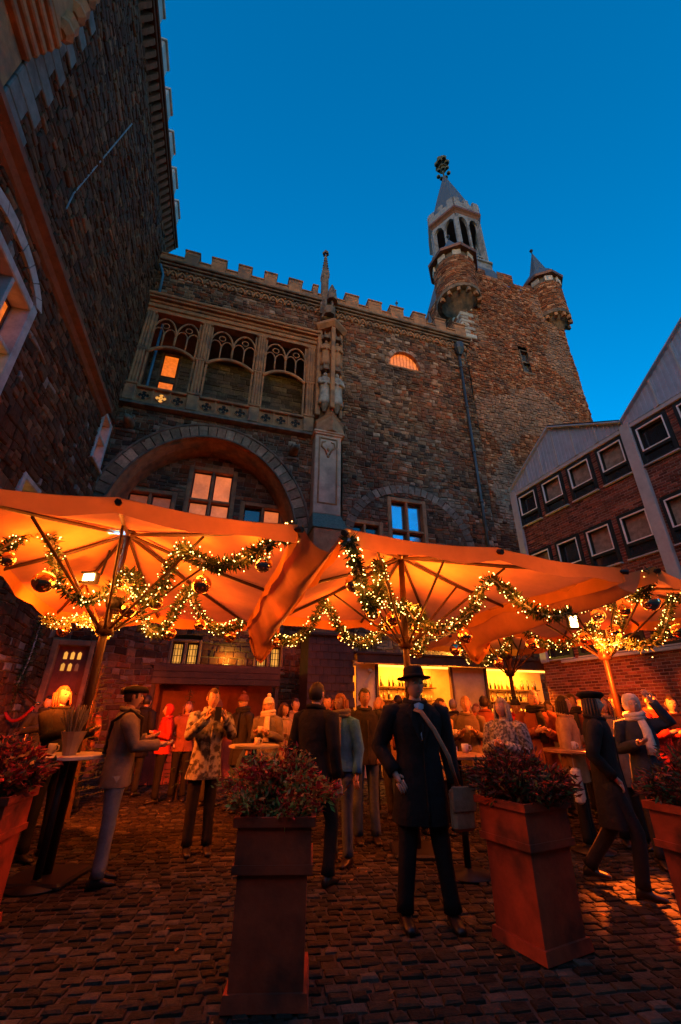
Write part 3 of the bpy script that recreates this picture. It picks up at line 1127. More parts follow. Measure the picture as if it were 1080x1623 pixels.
# lantern: six-sided with open arches, battlements and a slate spire
LCX, LCY = 18.55 - TS0, 3.82
hex_ = lambda r, z: [(LCX + r * math.cos(2 * PI * j / 6), LCY + r * math.sin(2 * PI * j / 6), z) for j in range(6)]
mb = MB()
mb.loft([hex_(3.5, 24.9), hex_(2.9, 27.0), hex_(2.3, 29.2)], True, True)
mb.build('tower_roof', M_slate, tower)
mb = MB()
mb.loft([hex_(2.25, 29.1), hex_(2.2, 29.9), hex_(2.32, 29.95), hex_(2.32, 30.1), hex_(2.0, 30.11)], True, True)
mb.build('lantern_base', M_lant, tower)
for j in range(6):
    a, b = [Vector(p) for p in (hex_(1.88, 0)[j], hex_(1.88, 0)[(j + 1) % 6])]
    mb = MB()
    mb.box(-.15, .15, -.15, .15, 30.11, 34.9, .05)
    for q in range(4):
        t = PI / 2 * q + PI / 4
        mb.lathe([(.055, 30.11), (.055, 34.9)], 6, (.18 * math.cos(t), .18 * math.sin(t), 0))
    ang = math.atan2(a.y - LCY, a.x - LCX)
    mb.xf(Matrix.Translation((a.x, a.y, 0)) @ Matrix.Rotation(ang, 4, 'Z'))
    mb.build('lantern_column', M_lant, tower)
    c = (a + b) / 2
    ang = math.atan2(b.y - a.y, b.x - a.x)
    hw = (b - a).length / 2
    mb = MB()
    for x0_, x1_ in ((-hw, 0), (0, hw)):
        xm, hx = (x0_ + x1_) / 2, hw / 2
        for sx in (-1, 1):
            poly = [(xm + sx * hx, 35.3), (xm, 35.3)] + [(xm + sx * (hx - .09) * math.sin(t * PI / 2), 35.0 - (1 - math.cos(t * PI / 2)) * .75) for t in [q / 7 for q in range(8)]] + [(xm + sx * hx, 34.25)]
            if sx > 0:
                poly = poly[::-1]
            mb.prism(poly, -.11, .11)
    mb.box(-.085, .085, -.10, .10, 30.11, 34.6, .03)
    mb.box(-hw + .1, hw - .1, -.06, .06, 30.85, 30.95)
    for q in range(-4, 5):
        mb.box(q * hw / 5 - .03, q * hw / 5 + .03, -.03, .03, 30.12, 30.849)
    mb.xf(Matrix.Translation((c.x, c.y, 0)) @ Matrix.Rotation(ang, 4, 'Z'))
    mb.build('lantern_arch', M_lant, tower)
    mb = MB()
    for (p, q, zz_) in ((-hw, -hw * .55, 37.0), (-hw * .55, -hw * .2, 36.45), (-hw * .2, hw * .2, 37.0), (hw * .2, hw * .55, 36.45), (hw * .55, hw, 37.0)):
        mb.box(p * 1.1, q * 1.1, -.10, .08, 35.85, zz_)
    mb.xf(Matrix.Translation((LCX + (c.x - LCX) * 1.13, LCY + (c.y - LCY) * 1.13, 0)) @ Matrix.Rotation(ang, 4, 'Z'))
    mb.build('lantern_parapet', M_lant, tower)
mb = MB()
mb.loft([hex_(1.95, 35.28), hex_(2.1, 35.5), hex_(2.25, 35.65), hex_(2.25, 35.85), hex_(1.9, 35.86)], True, True)
mb.build('lantern_cornice', M_copper, tower)
mb = MB()
mb.loft([hex_(1.8, 35.87), hex_(1.8, 36.9), hex_(1.0, 40.3), hex_(.10, 43.9)], True, True)
mb.build('lantern_spire', M_slate, tower)
mb = MB()
mb.lathe([(.09, 43.6), (.06, 47.0)], 6, (LCX, LCY, 0))
for j in range(7):
    t = 2 * PI * j / 7
    for z, r_, s_ in ((44.5, .45, .26), (45.9, .42, .36), (46.5, .25, .3)):
        mb.ell((LCX + r_ * math.cos(t + z), LCY + r_ * math.sin(t + z), z + .12 * math.sin(3 * t)), (s_ * .75, s_ * .75, s_ * .6), 6, 4)
mb.lathe([(.05, 45.0), (.4, 45.15), (.4, 45.25), (.05, 45.4)], 10, (LCX, LCY, 0))
mb.build('spire_ornament', mat('verdigris and gilt', (.10, .10, .06), .6, 3, .7, metal=.5), tower)

# ------------------------------------------------------------------ left wing
AL = math.atan2(math.cos(R(-14.6)), math.sin(R(-14.6)))
wing = empty('town_hall_wing', K, AL)
tag(wing, 'dark rubble stone wing of the town hall with ledge and battlements', 'building')
WW = frame_of(wing)
DL0 = 4.62
wf = lambda x, z, o: (x + wavy(x, z, .05, 41), -o, z + wavy(x, z, .10, 24))
holesL = [rect(-1.25, -.25, 8.45, 10.2), rect(-8.6, -6.05, 6.4, 8.9), rect(-4.35, -3.4, 4.9, 6.1), rect(-9.9, -9.0, 10.3, 16.0)]


def ltone(x, z, c):
    if z < 9.9 and rnd.random() < .05:
        return (.22, .19, .165)
    return c


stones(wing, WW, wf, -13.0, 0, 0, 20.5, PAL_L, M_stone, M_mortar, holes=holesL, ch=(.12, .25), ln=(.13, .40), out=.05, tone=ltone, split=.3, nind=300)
mb = MB()
mb.box(-13, .3, 1.2, 1.5, 0, 20.9)
mb.box(-13.2, -12.9, -.0, 1.4, 0, 20.9)
mb.build('rear_wall', M_dark, wing)
mb = MB()
mb.loft([[(x, y, z) for y, z in ((.0, 9.78), (-.10, 9.84), (-.16, 9.95), (-.30, 10.02), (-.30, 10.16), (0, 10.30))] for x in (-13, -1.3)], True, True)
mb.build('ledge', mat('rust stained ledge', (.17, .065, .03), .85, 4, .4, bump=.3, bump_scale=16), wing)
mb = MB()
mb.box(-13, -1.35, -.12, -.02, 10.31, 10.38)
mb.build('ledge_top_course', M_dressd, wing)  # thin proud stone course along the ledge top
# corbel table, cornice, battlements
M_corb = mat('sooty red sandstone', (.15, .065, .035), .9, 6, .4, bump=.3, bump_scale=18)
M_greyd = mat('sooty limestone', (.17, .155, .145), .9, 5, .35, bump=.35, bump_scale=20, spec=.2, wear=((.08, .07, .06), 2.0, .6))
for q in range(48):
    x = -12.6 + q * .27
    mb = MB()
    mb.loft([[(x, 0, 19.95), (x + .14, 0, 19.95), (x + .14, .02, 19.95), (x, .02, 19.95)], [(x, -.14, 20.15), (x + .14, -.14, 20.15), (x + .14, .02, 20.15), (x, .02, 20.15)],
             [(x, -.30, 20.42), (x + .14, -.30, 20.42), (x + .14, .02, 20.42), (x, .02, 20.42)], [(x, -.30, 20.52), (x + .14, -.30, 20.52), (x + .14, .02, 20.52), (x, .02, 20.52)]], True, True)
    mb.build('corbel', M_corb, wing)
mb = MB()
mb.box(-13, .3, -.36, .3, 20.52, 20.64, .02)
mb.box(-13, .3, -.44, .3, 20.641, 20.78, .03)
mb.build('cornice', mat('dark stone cornice', (.08, .035, .02), .85, 5, .4, bump=.3, bump_scale=16), wing)
for q in range(10):
    x = -12.6 + q * 1.26
    mb = MB()
    mb.box(x, x + .72, -.40, -.06, 20.781, 21.5, .02)
    mb.box(x - .04, x + .76, -.46, -.0, 21.501, 21.62, .02)
    mb.build('merlon', M_grey, wing)
    mb = MB()
    mb.box(x + .722, x + 1.258, -.36, -.06, 20.782, 21.0, .02)
    mb.build('crenel', M_dressd, wing)
stone_window(wing, -1.25, -.25, 8.45, 10.2, 0, 1, [.55], [G_salmon], fr=.14, depth=.35, mt=M_grey, proud=.08)
stone_window(wing, -8.6, -6.05, 6.4, 8.9, 0, 3, [.5], [G_yellow, G_orange, M_glassw, M_glass], fr=.2, depth=.4, mt=M_grey, proud=.08)
stone_window(wing, -4.35, -3.4, 4.9, 6.1, 0, 1, [.5], [G_yellow], fr=.14, depth=.35, mt=M_grey, proud=.08)
for q in range(9):
    a0, a1 = R(18 + q * 16), R(18 + (q + 1) * 16 - 1)
    mb = MB()
    P = [(-7.32 + ra * math.cos(t), 8.75 + rb * math.sin(t)) for ra, rb, t in ((1.45, .78, a0), (1.45, .78, a1), (1.2, .52, a1), (1.2, .52, a0))]
    mb.prism(P, -.09, .02)
    mb.build('arch_stone', M_grey, wing)
# quoined jamb of the oriel high on the wing
for q in range(14):
    mb = MB()
    z = 10.35 + q * .41
    l = .5 if q % 2 else .8
    mb.box(-9.0, -9.0 + l, -.10, .15, z + .008, z + .40, .02)
    mb.build('quoin', M_greyd, wing)
mb = MB()
for q in range(5):
    mb.box(-9.9, -9.02 + .0, -.18 - .07 * q, .3, 11.6 + q * .18, 11.6 + q * .18 + .17, .03)
mb.box(-9.9, -9.02, -.06, .3, 10.3, 11.58)
mb.box(-9.9, -9.05, -.45, .3, 12.51, 16.0, .04)
for z in (12.6, 13.4, 14.2):
    mb.lathe([(.1, 0), (.2, .15), (.16, .3), (.2, .5)], 8, (-9.15, -.42, z))
mb.build('oriel_corbel', M_dress, wing)
mb = MB()
pts = [WW.inverted() @ P for P in ()]
mb.tube([(-6.55, -.05, 11.6), (-6.55, -.05, 12.2), (-5.6, -.05, 17.6)], .018, 6)
mb.build('cable', mat('grey cable', (.2, .22, .25), .6), wing)

# ------------------------------------------------------------------ brick building on the right
B = aty(812, 790, 13.5)
B.z = 0
AR = math.atan2(-math.cos(R(-21.74)), -math.sin(R(-21.74)))
bb = empty('brick_building', B, AR)
tag(bb, 'modern red brick building with zigzag zinc gables and dark framed windows', 'building')
WB = frame_of(bb)
bf = lambda x, z, o: (x, -o, z)
WINS = []
for k in range(-1, 9):
    base = .25 + k * 1.04
    if k >= 4:
        base = 4.52 + (k - 4) * 1.04
    if k < 0:
        continue
    WINS.append((base, base + .86, 7.24, 8.39))
    WINS.append((base + .06, base + .92, 5.06, 6.26))
    WINS.append((base + .06, base + .92, 2.93, 4.1))
holesB = [rect(*w_) for w_ in WINS] + [rect(-.01, .26, 2.9, 8.6), rect(4.22, 4.51, 2.9, 8.6)]
stones(bb, WB, bf, 0, 9.0, 0, 8.5, PAL_B, M_brick, M_bmortar, name='brick', rest='brickwork', ch=(.074, .074), ln=(.215, .215), gap=.014, out=.012,
       holes=holesB, bond=True, split=0, jit=.15)
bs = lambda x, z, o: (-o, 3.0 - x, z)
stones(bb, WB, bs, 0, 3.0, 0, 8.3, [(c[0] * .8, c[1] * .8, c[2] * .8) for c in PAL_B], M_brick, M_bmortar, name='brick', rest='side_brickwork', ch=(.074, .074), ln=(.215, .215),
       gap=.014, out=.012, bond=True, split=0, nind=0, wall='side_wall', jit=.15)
mb = MB()
mb.box(.05, 9.0, .5, 3.2, 0, 8.5)
mb.build('building_core', M_dark, bb)
for a, b in ((.0, .26), (4.22, 4.51)):
    mb = MB()
    mb.box(a, b, -.10, .2, 2.86, 8.62, .015)
    mb.build('concrete_post', M_concrete, bb)
mb = MB()
mb.box(.0, 9.0, -.07, .1, 8.44, 8.56, .01)
mb.build('eaves_band', M_concrete, bb)
mb = MB()
mb.box(.75, 9.0, -.10, .1, 2.80, 2.88, .01)
mb.build('sill_band', M_concrete, bb)
for i, (a, b, c, e) in enumerate(WINS):
    mb = MB()
    f_ = .085
    mb.box(a, a + f_, -.05, .2, c, e)
    mb.box(b - f_, b, -.05, .2, c, e)
    mb.box(a + f_, b - f_, -.048, .2, e - f_, e)
    mb.box(a + f_, b - f_, -.048, .2, c, c + .07)
    zt2 = c + (e - c) * .31
    mb.box(a + f_, b - f_, -.046, .2, zt2 - .05, zt2 + .02)
    wo_ = mb.build('window', M_winframe, bb)
    q = MB()
    w_ = .028
    for (p0, p1, p2, p3) in ((a + f_, a + f_ + w_, zt2 + .02, e - f_), (b - f_ - w_, b - f_, zt2 + .02, e - f_), (a + f_ + w_, b - f_ - w_, e - f_ - w_, e - f_), (a + f_ + w_, b - f_ - w_, zt2 + .02, zt2 + .02 + w_)):
        q.box(p0, p1, -.062, -.02, p2, p3)
    q.build('sash', M_white, wo_)
    q = MB()
    q.box(a + f_ + w_, b - f_ - w_, .10, .115, zt2 + .02 + w_, e - f_ - w_)
    q.build('pane', [M_glass, M_glassw, M_glassw, M_glassw][(i * 5) % 4], wo_)
    q = MB()
    x_ = a + f_ + w_
    n_ = 0
    while x_ < b - f_ - w_ - .05:
        q.tube([(x_ + .03, .16, zt2 + .05), (x_ + .03, .16, e - f_ - .03)], .03, 6)
        x_ += .055
        n_ += 1
        if n_ > (4 if i % 3 else 11):
            break
    q.build('curtain', mat('glowing beige curtain', (.30, .23, .15), .9, 5, .2, emit=(1, .55, .2), emit_s=.012), wo_, smooth=True)  # curtain cloth given a faint warm glow of its own
    q = MB()
    q.box(a + f_, b - f_, .02, .035, c + .07, zt2 - .05)
    q.build('pane', M_glass, wo_)
    q = MB()
    q.box(a - .01, b + .01, -.09, .0, c - .035, c - .002)
    q.build('sill', M_concrete, wo_)
    q = MB()
    q.box(a + f_, b - f_, .21, .23, c, e)
    q.build('blind', M_glassw, wo_)


def gable(t0, t1, ta, za):
    zb0 = 8.565
    top = lambda t: zb0 + .12 + (za - zb0 - .12) * ((t - t0) / (ta - t0) if t < ta else (t1 - t) / (t1 - ta))
    xs = [t0, t0 + (ta - t0) * .40, t0 + (ta - t0) * .70, ta, ta + (t1 - ta) * .3, ta + (t1 - ta) * .64, t1]
    for i in range(6):
        a, b = xs[i], xs[i + 1]
        mb = MB()
        n_ = max(3, int((b - a) / .06))
        for j in range(n_):
            p, q = a + (b - a) * j / n_, a + (b - a) * (j + 1) / n_
            o = -.07 if j % 2 else -.085
            mb.prism([(p, zb0), (q, zb0), (q, top(q)), (p, top(p))], o, .0)
        mb.build('zinc_panel', M_zinc, bb)
        mb = MB()
        if i:
            mb.box(a - .022, a + .022, -.115, -.06, zb0, top(a))
            mb.build('zinc_seam', M_concrete, bb)
    mb = MB()
    for (p, q) in (((t0, top(t0)), (ta, top(ta))), ((ta, top(ta)), (t1, top(t1)))):
        d = .045
        mb.prism([(p[0], p[1]), (q[0], q[1]), (q[0], q[1] + d), (p[0], p[1] + d)], -.2, .2)
    mb.build('verge', M_zinc, bb)
    mb = MB()
    mb.loft([[(t0, -.15, top(t0) + .1), (ta, -.15, top(ta) + .1), (t1, -.15, top(t1) + .1)], [(t0, 6, top(t0) + .1), (ta, 6, top(ta) + .1), (t1, 6, top(t1) + .1)]], closed=False)
    mb.build('roof', M_slate, bb)


gable(.12, 4.36, 2.18, 10.02)
gable(4.38, 8.7, 6.75, 10.5)
mb = MB()
mb.loft([[(-.5, .3, 8.45), (.1, .3, 8.62)], [(-.5, 2.6, 8.45), (.1, 2.6, 8.62)]], closed=False)
mb.box(-.5, .0, .3, 2.8, 8.3, 8.44)
mb.build('side_roof', M_slate, bb)


# ------------------------------------------------------------------ added building behind the camera that shades the court
back = empty('added_shade_building', (0, -11, 0), R(196.4))
tag(back, 'plain brick building added behind the viewer to shade the court', 'building')
mb = MB()
mb.box(-24, 24, 0, 8, 0, 13)
mb.build('wall', mat('plain brick wall', (.2, .1, .07), .9, 2, .3), back)
mb = MB()
mb.prism([(-24.5, 13.01), (24.5, 13.01), (24.5, 13.3), (-24.5, 13.3)], -.4, 8.4)
mb.build('roof', M_slate, back)
for k in range(-6, 7):
    for z in (2, 5.8):
        mb = MB()
        mb.box(k * 3 - .6, k * 3 + .6, -.05, .05, z, z + 2)
        mb.build('window', M_glass, back)

# ------------------------------------------------------------------ market umbrellas
def lerp(a, b, t):
    return a + (b - a) * t


def lamp(name, kind, loc, energy, color, size=.1, aim=None, spot=None, parent=None):
    l = bpy.data.lights.new(name, kind)
    l.energy = energy * LAMP
    l.color = color
    if kind in ('POINT', 'SPOT'):
        l.shadow_soft_size = size
    if kind == 'SPOT':
        l.spot_size = R(spot or 100)
        l.spot_blend = .6
    if kind == 'AREA':
        l.size = size
    o = bpy.data.objects.new(name, l)
    col.objects.link(o)
    o.location = loc
    if aim is not None:
        o.rotation_euler = Vector(aim).to_track_quat('-Z', 'Y').to_euler()
    if parent is not None:
        o.parent = parent
    return o


OR = (1.0, .20, .016)
RED = (1.0, .10, .012)
HEAT = (1.0, .12, .008)


def umbrella(base, corners, hub_z, label, edge_sag=.05, pole_r=.045, valance=.16, collar=2.35):
    """corners: near-left, near-right, far-right, far-left in world space"""
    root = empty('market_umbrella', (base[0], base[1], 0))
    tag(root, label, 'umbrella', 'big square umbrellas over the market')
    o = Vector((base[0], base[1], 0))
    c = [Vector(p) - o for p in corners]
    hub = Vector((0, 0, hub_z))
    per = []
    for i in range(4):
        per.append(c[i])
        mdp = (c[i] + c[(i + 1) % 4]) / 2
        per.append(mdp + Vector((0, 0, .03)))
    mb = MB()
    mb.tube([(0, 0, 0.0), (0, 0, hub_z + .08)], pole_r, 12)
    mb.build('pole', M_rib, root, smooth=True)
    mb = MB()
    mb.box(-.3, .3, -.3, .3, .0, .06, .02)
    mb.build('base_plate', M_iron, root)
    mb = MB()
    mb.lathe([(.09, hub_z - .1), (.12, hub_z - .06), (.12, hub_z + .0), (.06, hub_z + .05)], 12)
    mb.build('hub', M_rib, root, smooth=True)
    mb = MB()
    mb.lathe([(.07, collar - .08), (.10, collar - .05), (.10, collar + .05), (.07, collar + .08)], 12)
    mb.build('collar', M_rib, root, smooth=True)
    # canvas: eight gores, sagging a little between the ribs
    mb = MB()
    nu, nv = 8, 10
    for i in range(8):
        a, b = per[i], per[(i + 1) % 8]
        rows = []
        for v in range(nv + 1):
            t = v / nv
            row = []
            for u in range(nu + 1):
                s = u / nu
                p = lerp(hub, lerp(a, b, s), t)
                p = p + Vector((0, 0, -edge_sag * math.sin(PI * s) * t - .05 * math.sin(PI * t)))
                p.z += .012 * noise.noise(Vector((p.x * 3, p.y * 3, i)))
                row.append(p)
            rows.append(row)
        mb.loft(rows, closed=False)
    mb.build('canopy', M_canvas, root, smooth=True)
    for i in range(4):
        a, b = per[2 * i], per[(2 * i + 2) % 8]
        mdl = per[2 * i + 1]
        mb = MB()
        top, bot = [], []
        for k in range(17):
            s = k / 16
            p = lerp(a, mdl, s * 2) if s < .5 else lerp(mdl, b, s * 2 - 1)
            sg = edge_sag * abs(math.sin(2 * PI * s))
            p = p + Vector((0, 0, -sg))
            top.append(p + Vector((0, 0, .004)))
            w_ = .02 * math.sin(k * 1.9 + i)
            nrm = (b - a).cross(Vector((0, 0, 1))).normalized()
            bot.append(p + Vector((0, 0, -valance - .02 * math.sin(k * 1.3))) + nrm * w_)
        mb.loft([top, bot], closed=False)
        mb.build('valance', M_canvas, root, smooth=True)
    col_ = Vector((0, 0, collar))
    for i, p in enumerate(per):
        mb = MB()
        d = (p - hub)
        q0 = hub + Vector((0, 0, -.07)) + d * .02
        q1 = p + Vector((0, 0, -.05))
        mb.tube([q0, lerp(q0, q1, .5) + Vector((0, 0, -.03)), q1], .023, 6)
        mb.tube([q1, q1 + d.normalized() * .06], .03, 6)
        mb.build('rib', M_rib, root)
        mb = MB()
        mb.tube([col_ + d.normalized() * .08, lerp(q0, q1, .52) + Vector((0, 0, -.05))], .017, 6)
        mb.build('strut', M_rib, root)
    return root


ZU = 3.02
# left
nr_ = atz(472, 832, 3.08)
fr_ = atz(392, 985, 2.98)
e_ = (nr_ - atz(0, 770, 3.05))
nl_ = nr_ - e_.normalized() * 3.1
fl_ = nl_ + (fr_ - nr_) + Vector((0, .1, 0))
fl_.z = 2.95
nl_.z = 3.05
UL = umbrella((-2.78, 5.15), [nl_, nr_, fr_, fl_], 3.62, 'orange lit umbrella over the left side with blue gleam near its hub')
# middle
mnl, mnr = atz(548, 838, 3.05), atz(985, 900, 3.03)
pm = Vector((0.92, 6.1, 0))
mfl = Vector((-1.0, 7.4, 3.0))
mfr = Vector((2 * pm.x - mnl.x, 2 * pm.y - mnl.y, 3.0))
UM = umbrella((pm.x, pm.y), [mnl, mnr, mfr, mfl], 3.66, 'orange lit umbrella in the middle, its pole behind the man in a hat')
# right
rnl = atz(1038, 899, 3.08)
rfl = Vector((2.35, 8.0, 3.0))
pr = Vector((4.36, 7.3, 0))
rnr = Vector((2 * pr.x - rfl.x, 2 * pr.y - rfl.y, 3.05))
rfr = Vector((2 * pr.x - rnl.x, 2 * pr.y - rnl.y, 3.0))
UR = umbrella((pr.x, pr.y), [rnl, rnr, rfr, rfl], 3.6, 'orange lit umbrella at the right by the brick building')
# behind
pb_ = Vector((4.0, 10.6, 0))
e1, e2 = Vector((.945, .33, 0)) * 1.5, Vector((-.33, .945, 0)) * 1.3
zz3 = Vector((0, 0, 3.12))
UB = umbrella((pb_.x, pb_.y), [pb_ - e1 - e2 + zz3, pb_ + e1 - e2 + zz3, pb_ + e1 + e2 + zz3, pb_ - e1 + e2 + zz3], 3.55, 'farther orange umbrella in front of the right end of the bar')


def gutter(name, A0, A1, B0, B1, sag0, sag1, droop, label):
    """rain gutter of cloth slung between two canopies; its far end gathered and hanging"""
    mb = MB()
    rows = []
    nt_, ns_ = 26, 14
    for i in range(nt_ + 1):
        t = i / nt_
        a, b = lerp(A0, A1, t), lerp(B0, B1, t)
        sag = lerp(sag0, sag1, t)
        row = []
        for j in range(ns_ + 1):
            s = j / ns_
            p = lerp(a, b, s)
            z = -sag * math.sin(PI * s) ** .8
            wv = .03 * math.sin(14 * t + 5 * s) * math.sin(PI * s) + .035 * noise.noise(Vector((t * 7, s * 3, sag0)))
            row.append(p + Vector((wv, 0, z + wv)))
        rows.append(row)
    # gathered tail
    last = rows[-1]
    cen = sum(last, Vector((0, 0, 0))) / len(last)
    for k, (dz, sc_) in enumerate(((-.10, .95), (-.25, .85), (-droop * .7, .75), (-droop, .78))):
        rows.append([cen + (p - cen) * sc_ + Vector((.015 * math.sin(j * .9 + k), .03 * math.sin(j * .8 + k), dz + .015 * math.sin(j * 1.3))) for j, p in enumerate(last)])
    mb.loft(rows, closed=False)
    o = mb.build(name, M_gutter, None, smooth=True)
    tag(o, label, 'cloth gutter', 'cloth gutters slung between umbrellas')
    return o


up = Vector((0, 0, .01))
gutter('cloth_gutter', nr_ + up + Vector((.05, 0, 0)), lerp(nr_, fr_, .97), mnl + up, lerp(mnl, mfl, .97), .30, .5, .30, 'twisted brown cloth gutter slung between left and middle umbrellas')
gutter('cloth_gutter', lerp(mnr, mfr, .05) + up, lerp(mnr, mfr, .82), lerp(rnl, rfl, .05) + up, lerp(rnl, rfl, .80), .30, .50, .30, 'orange cloth gutter slung between middle and right umbrellas')

# ------------------------------------------------------------------ garlands and baubles
def spline(pts, step):
    P = [pts[0]] + pts + [pts[-1]]
    out = []
    for i in range(1, len(P) - 2):
        p0, p1, p2, p3 = P[i - 1], P[i], P[i + 1], P[i + 2]
        n_ = max(2, int((p2 - p1).length / step))
        for k in range(n_):
            t = k / n_
            out.append(.5 * ((2 * p1) + (-p0 + p2) * t + (2 * p0 - 5 * p1 + 4 * p2 - p3) * t * t + (-p0 + 3 * p1 - 3 * p2 + p3) * t ** 3))
    out.append(P[-2])
    return out


GPAL = [(.05, .09, .03), (.035, .07, .03), (.07, .10, .035), (.03, .055, .025)]


def garland(pts, label, r=.10, glow=1.25, lights=56, dens=620, grp='lit fir garlands under the umbrellas'):
    pts = [Vector(p) for p in pts]
    o0 = pts[0].copy()
    root = empty('fir_garland', o0)
    tag(root, label, 'garland', grp)
    path = spline([p - o0 for p in pts], .02)
    L = sum((path[i + 1] - path[i]).length for i in range(len(path) - 1))
    mb = MB()
    mb.tube(path[::3] + [path[-1]], .02, 5)
    mb.build('wire', M_needle, root)
    mb = MB()
    N_ = int(L * dens)
    for k in range(N_):
        i = rnd.randrange(len(path) - 1)
        p = lerp(path[i], path[i + 1], rnd.random())
        d = (path[i + 1] - path[i]).normalized()
        v = Vector((rnd.gauss(0, 1), rnd.gauss(0, 1), rnd.gauss(0, 1)))
        v = (v - d * v.dot(d))
        if v.length < .1:
            continue
        v = (v.normalized() + d * rnd.uniform(-.7, .7)).normalized()
        l = r * rnd.uniform(.6, 1.25)
        s = v.cross(Vector((rnd.gauss(0, 1), rnd.gauss(0, 1), rnd.gauss(0, 1)))).normalized() * rnd.uniform(.006, .011)
        mb.cur = pick(GPAL)
        q = p + v * l
        mb.add([p + v * l * .15 - s * .5, p + v * l * .15 + s * .5, q + s * .2, q - s * .2, p + v * l * .5 + s * 1.1, p + v * l * .5 - s * 1.1], [(0, 1, 4, 2, 3, 5)])
    mb.build('needles', M_needle, root, kind='stuff')
    if lights:
        mb = MB()
        for k in range(int(L * lights)):
            i = rnd.randrange(len(path) - 1)
            p = path[i]
            d = (path[i + 1] - path[i]).normalized()
            v = Vector((rnd.gauss(0, 1), rnd.gauss(0, 1), rnd.gauss(0, 1)))
            v = (v - d * v.dot(d)).normalized()
            c = p + v * r * rnd.uniform(.55, 1.12)
            if rnd.random() < .06:
                c.z -= rnd.uniform(.03, .12)
            s = rnd.uniform(.0055, .0095)
            mb.add([c + Vector(q) * s for q in ((1, 0, 0), (-1, 0, 0), (0, 1, 0), (0, -1, 0), (0, 0, 1), (0, 0, -1))],
                   [(0, 2, 4), (2, 1, 4), (1, 3, 4), (3, 0, 4), (2, 0, 5), (1, 2, 5), (3, 1, 5), (0, 3, 5)])
        mb.build('fairy_lights', M_bulb, root, kind='stuff')
        for t in ((.2, .5, .8) if L > 2.2 else (.35, .75)):
            lamp('fairy_glow', 'POINT', path[int(t * (len(path) - 1))] + Vector((0, 0, .02)), glow * L / 2.5, OR, .17, parent=root)
    return root


def gl(px, y0, y1, label, **k):
    n_ = len(px) - 1
    return garland([aty(u, v, lerp(y0, y1, i / n_)) for i, (u, v) in enumerate(px)], label, **k)


gl([(-25, 895), (2, 872), (30, 852), (60, 836), (80, 848), (88, 895), (98, 930), (130, 952), (165, 942), (190, 920), (207, 905)], 4.0, 5.0, 'lit fir garland looping from the left edge under the left umbrella to its pole', glow=2.8)
gl([(210, 910), (233, 950), (262, 922), (274, 890), (292, 868), (308, 882), (340, 895), (375, 892), (412, 872), (446, 852), (468, 842)], 5.0, 3.9, 'lit fir garland from the left umbrella pole to its near corner with a silver bauble', r=.11, glow=2.0)
gl([(72, 980), (100, 990), (140, 982), (168, 1000), (182, 985), (200, 950)], 6.3, 5.3, 'lit fir garland hanging low above the red door')
gl([(207, 930), (232, 992), (255, 1000), (280, 965), (300, 932), (312, 965), (332, 990), (357, 998), (384, 988)], 5.3, 6.9, 'lit fir garland along the back of the left umbrella')
gl([(553, 855), (562, 885), (575, 930), (588, 962), (600, 940), (601, 892), (610, 925), (622, 958), (634, 965)], 3.7, 6.0, 'lit fir garland hanging in a deep loop from near corner of the middle umbrella')
gl([(638, 955), (660, 983), (690, 996), (722, 990), (748, 966), (764, 932), (777, 918), (800, 932), (822, 952), (850, 970), (880, 976), (905, 972)], 5.9, 4.9, 'lit fir garland from the middle pole towards the right umbrella')
gl([(424, 1002), (448, 1016), (474, 1011), (495, 988), (515, 956), (534, 988), (556, 1014), (590, 1013), (614, 985), (630, 960)], 7.4, 6.2, 'lit fir garland along the back of the middle umbrella with one peak')
gl([(652, 960), (648, 990), (652, 1025), (665, 1032), (672, 1005), (666, 965)], 6.3, 6.4, 'short lit garland hanging in a narrow loop right of the middle pole')
gl([(722, 1020), (745, 1044), (775, 1047), (800, 1030), (809, 998)], 8.3, 8.6, 'lit fir garland swag in front of the bar panel')
gl([(826, 994), (856, 1018), (895, 1022), (925, 1005), (945, 985)], 8.0, 7.3, 'lit fir garland swag above the right bar shelf')
gl([(920, 966), (940, 945), (965, 918), (985, 925), (1000, 946), (1022, 938), (1033, 905)], 6.8, 5.0, 'lit fir garland climbing to the near corner of right umbrella')
gl([(940, 990), (955, 1022), (985, 1018), (1020, 1024), (1048, 1008), (1060, 970), (1068, 945), (1092, 955)], 7.0, 6.0, 'lit fir garland swag before the red brick wall')
gl([(938, 950), (970, 960), (985, 985), (975, 1010), (955, 1028)], 7.1, 6.9, 'lit garland clustered round the right umbrella pole')
garland([aty(66, 985, 10.6), aty(48, 1040, 10.6), aty(30, 1080, 10.6), aty(8, 1125, 10.6)], 'unlit dark fir garland hanging beside the red door', r=.12, lights=0, dens=500, grp='unlit garlands')

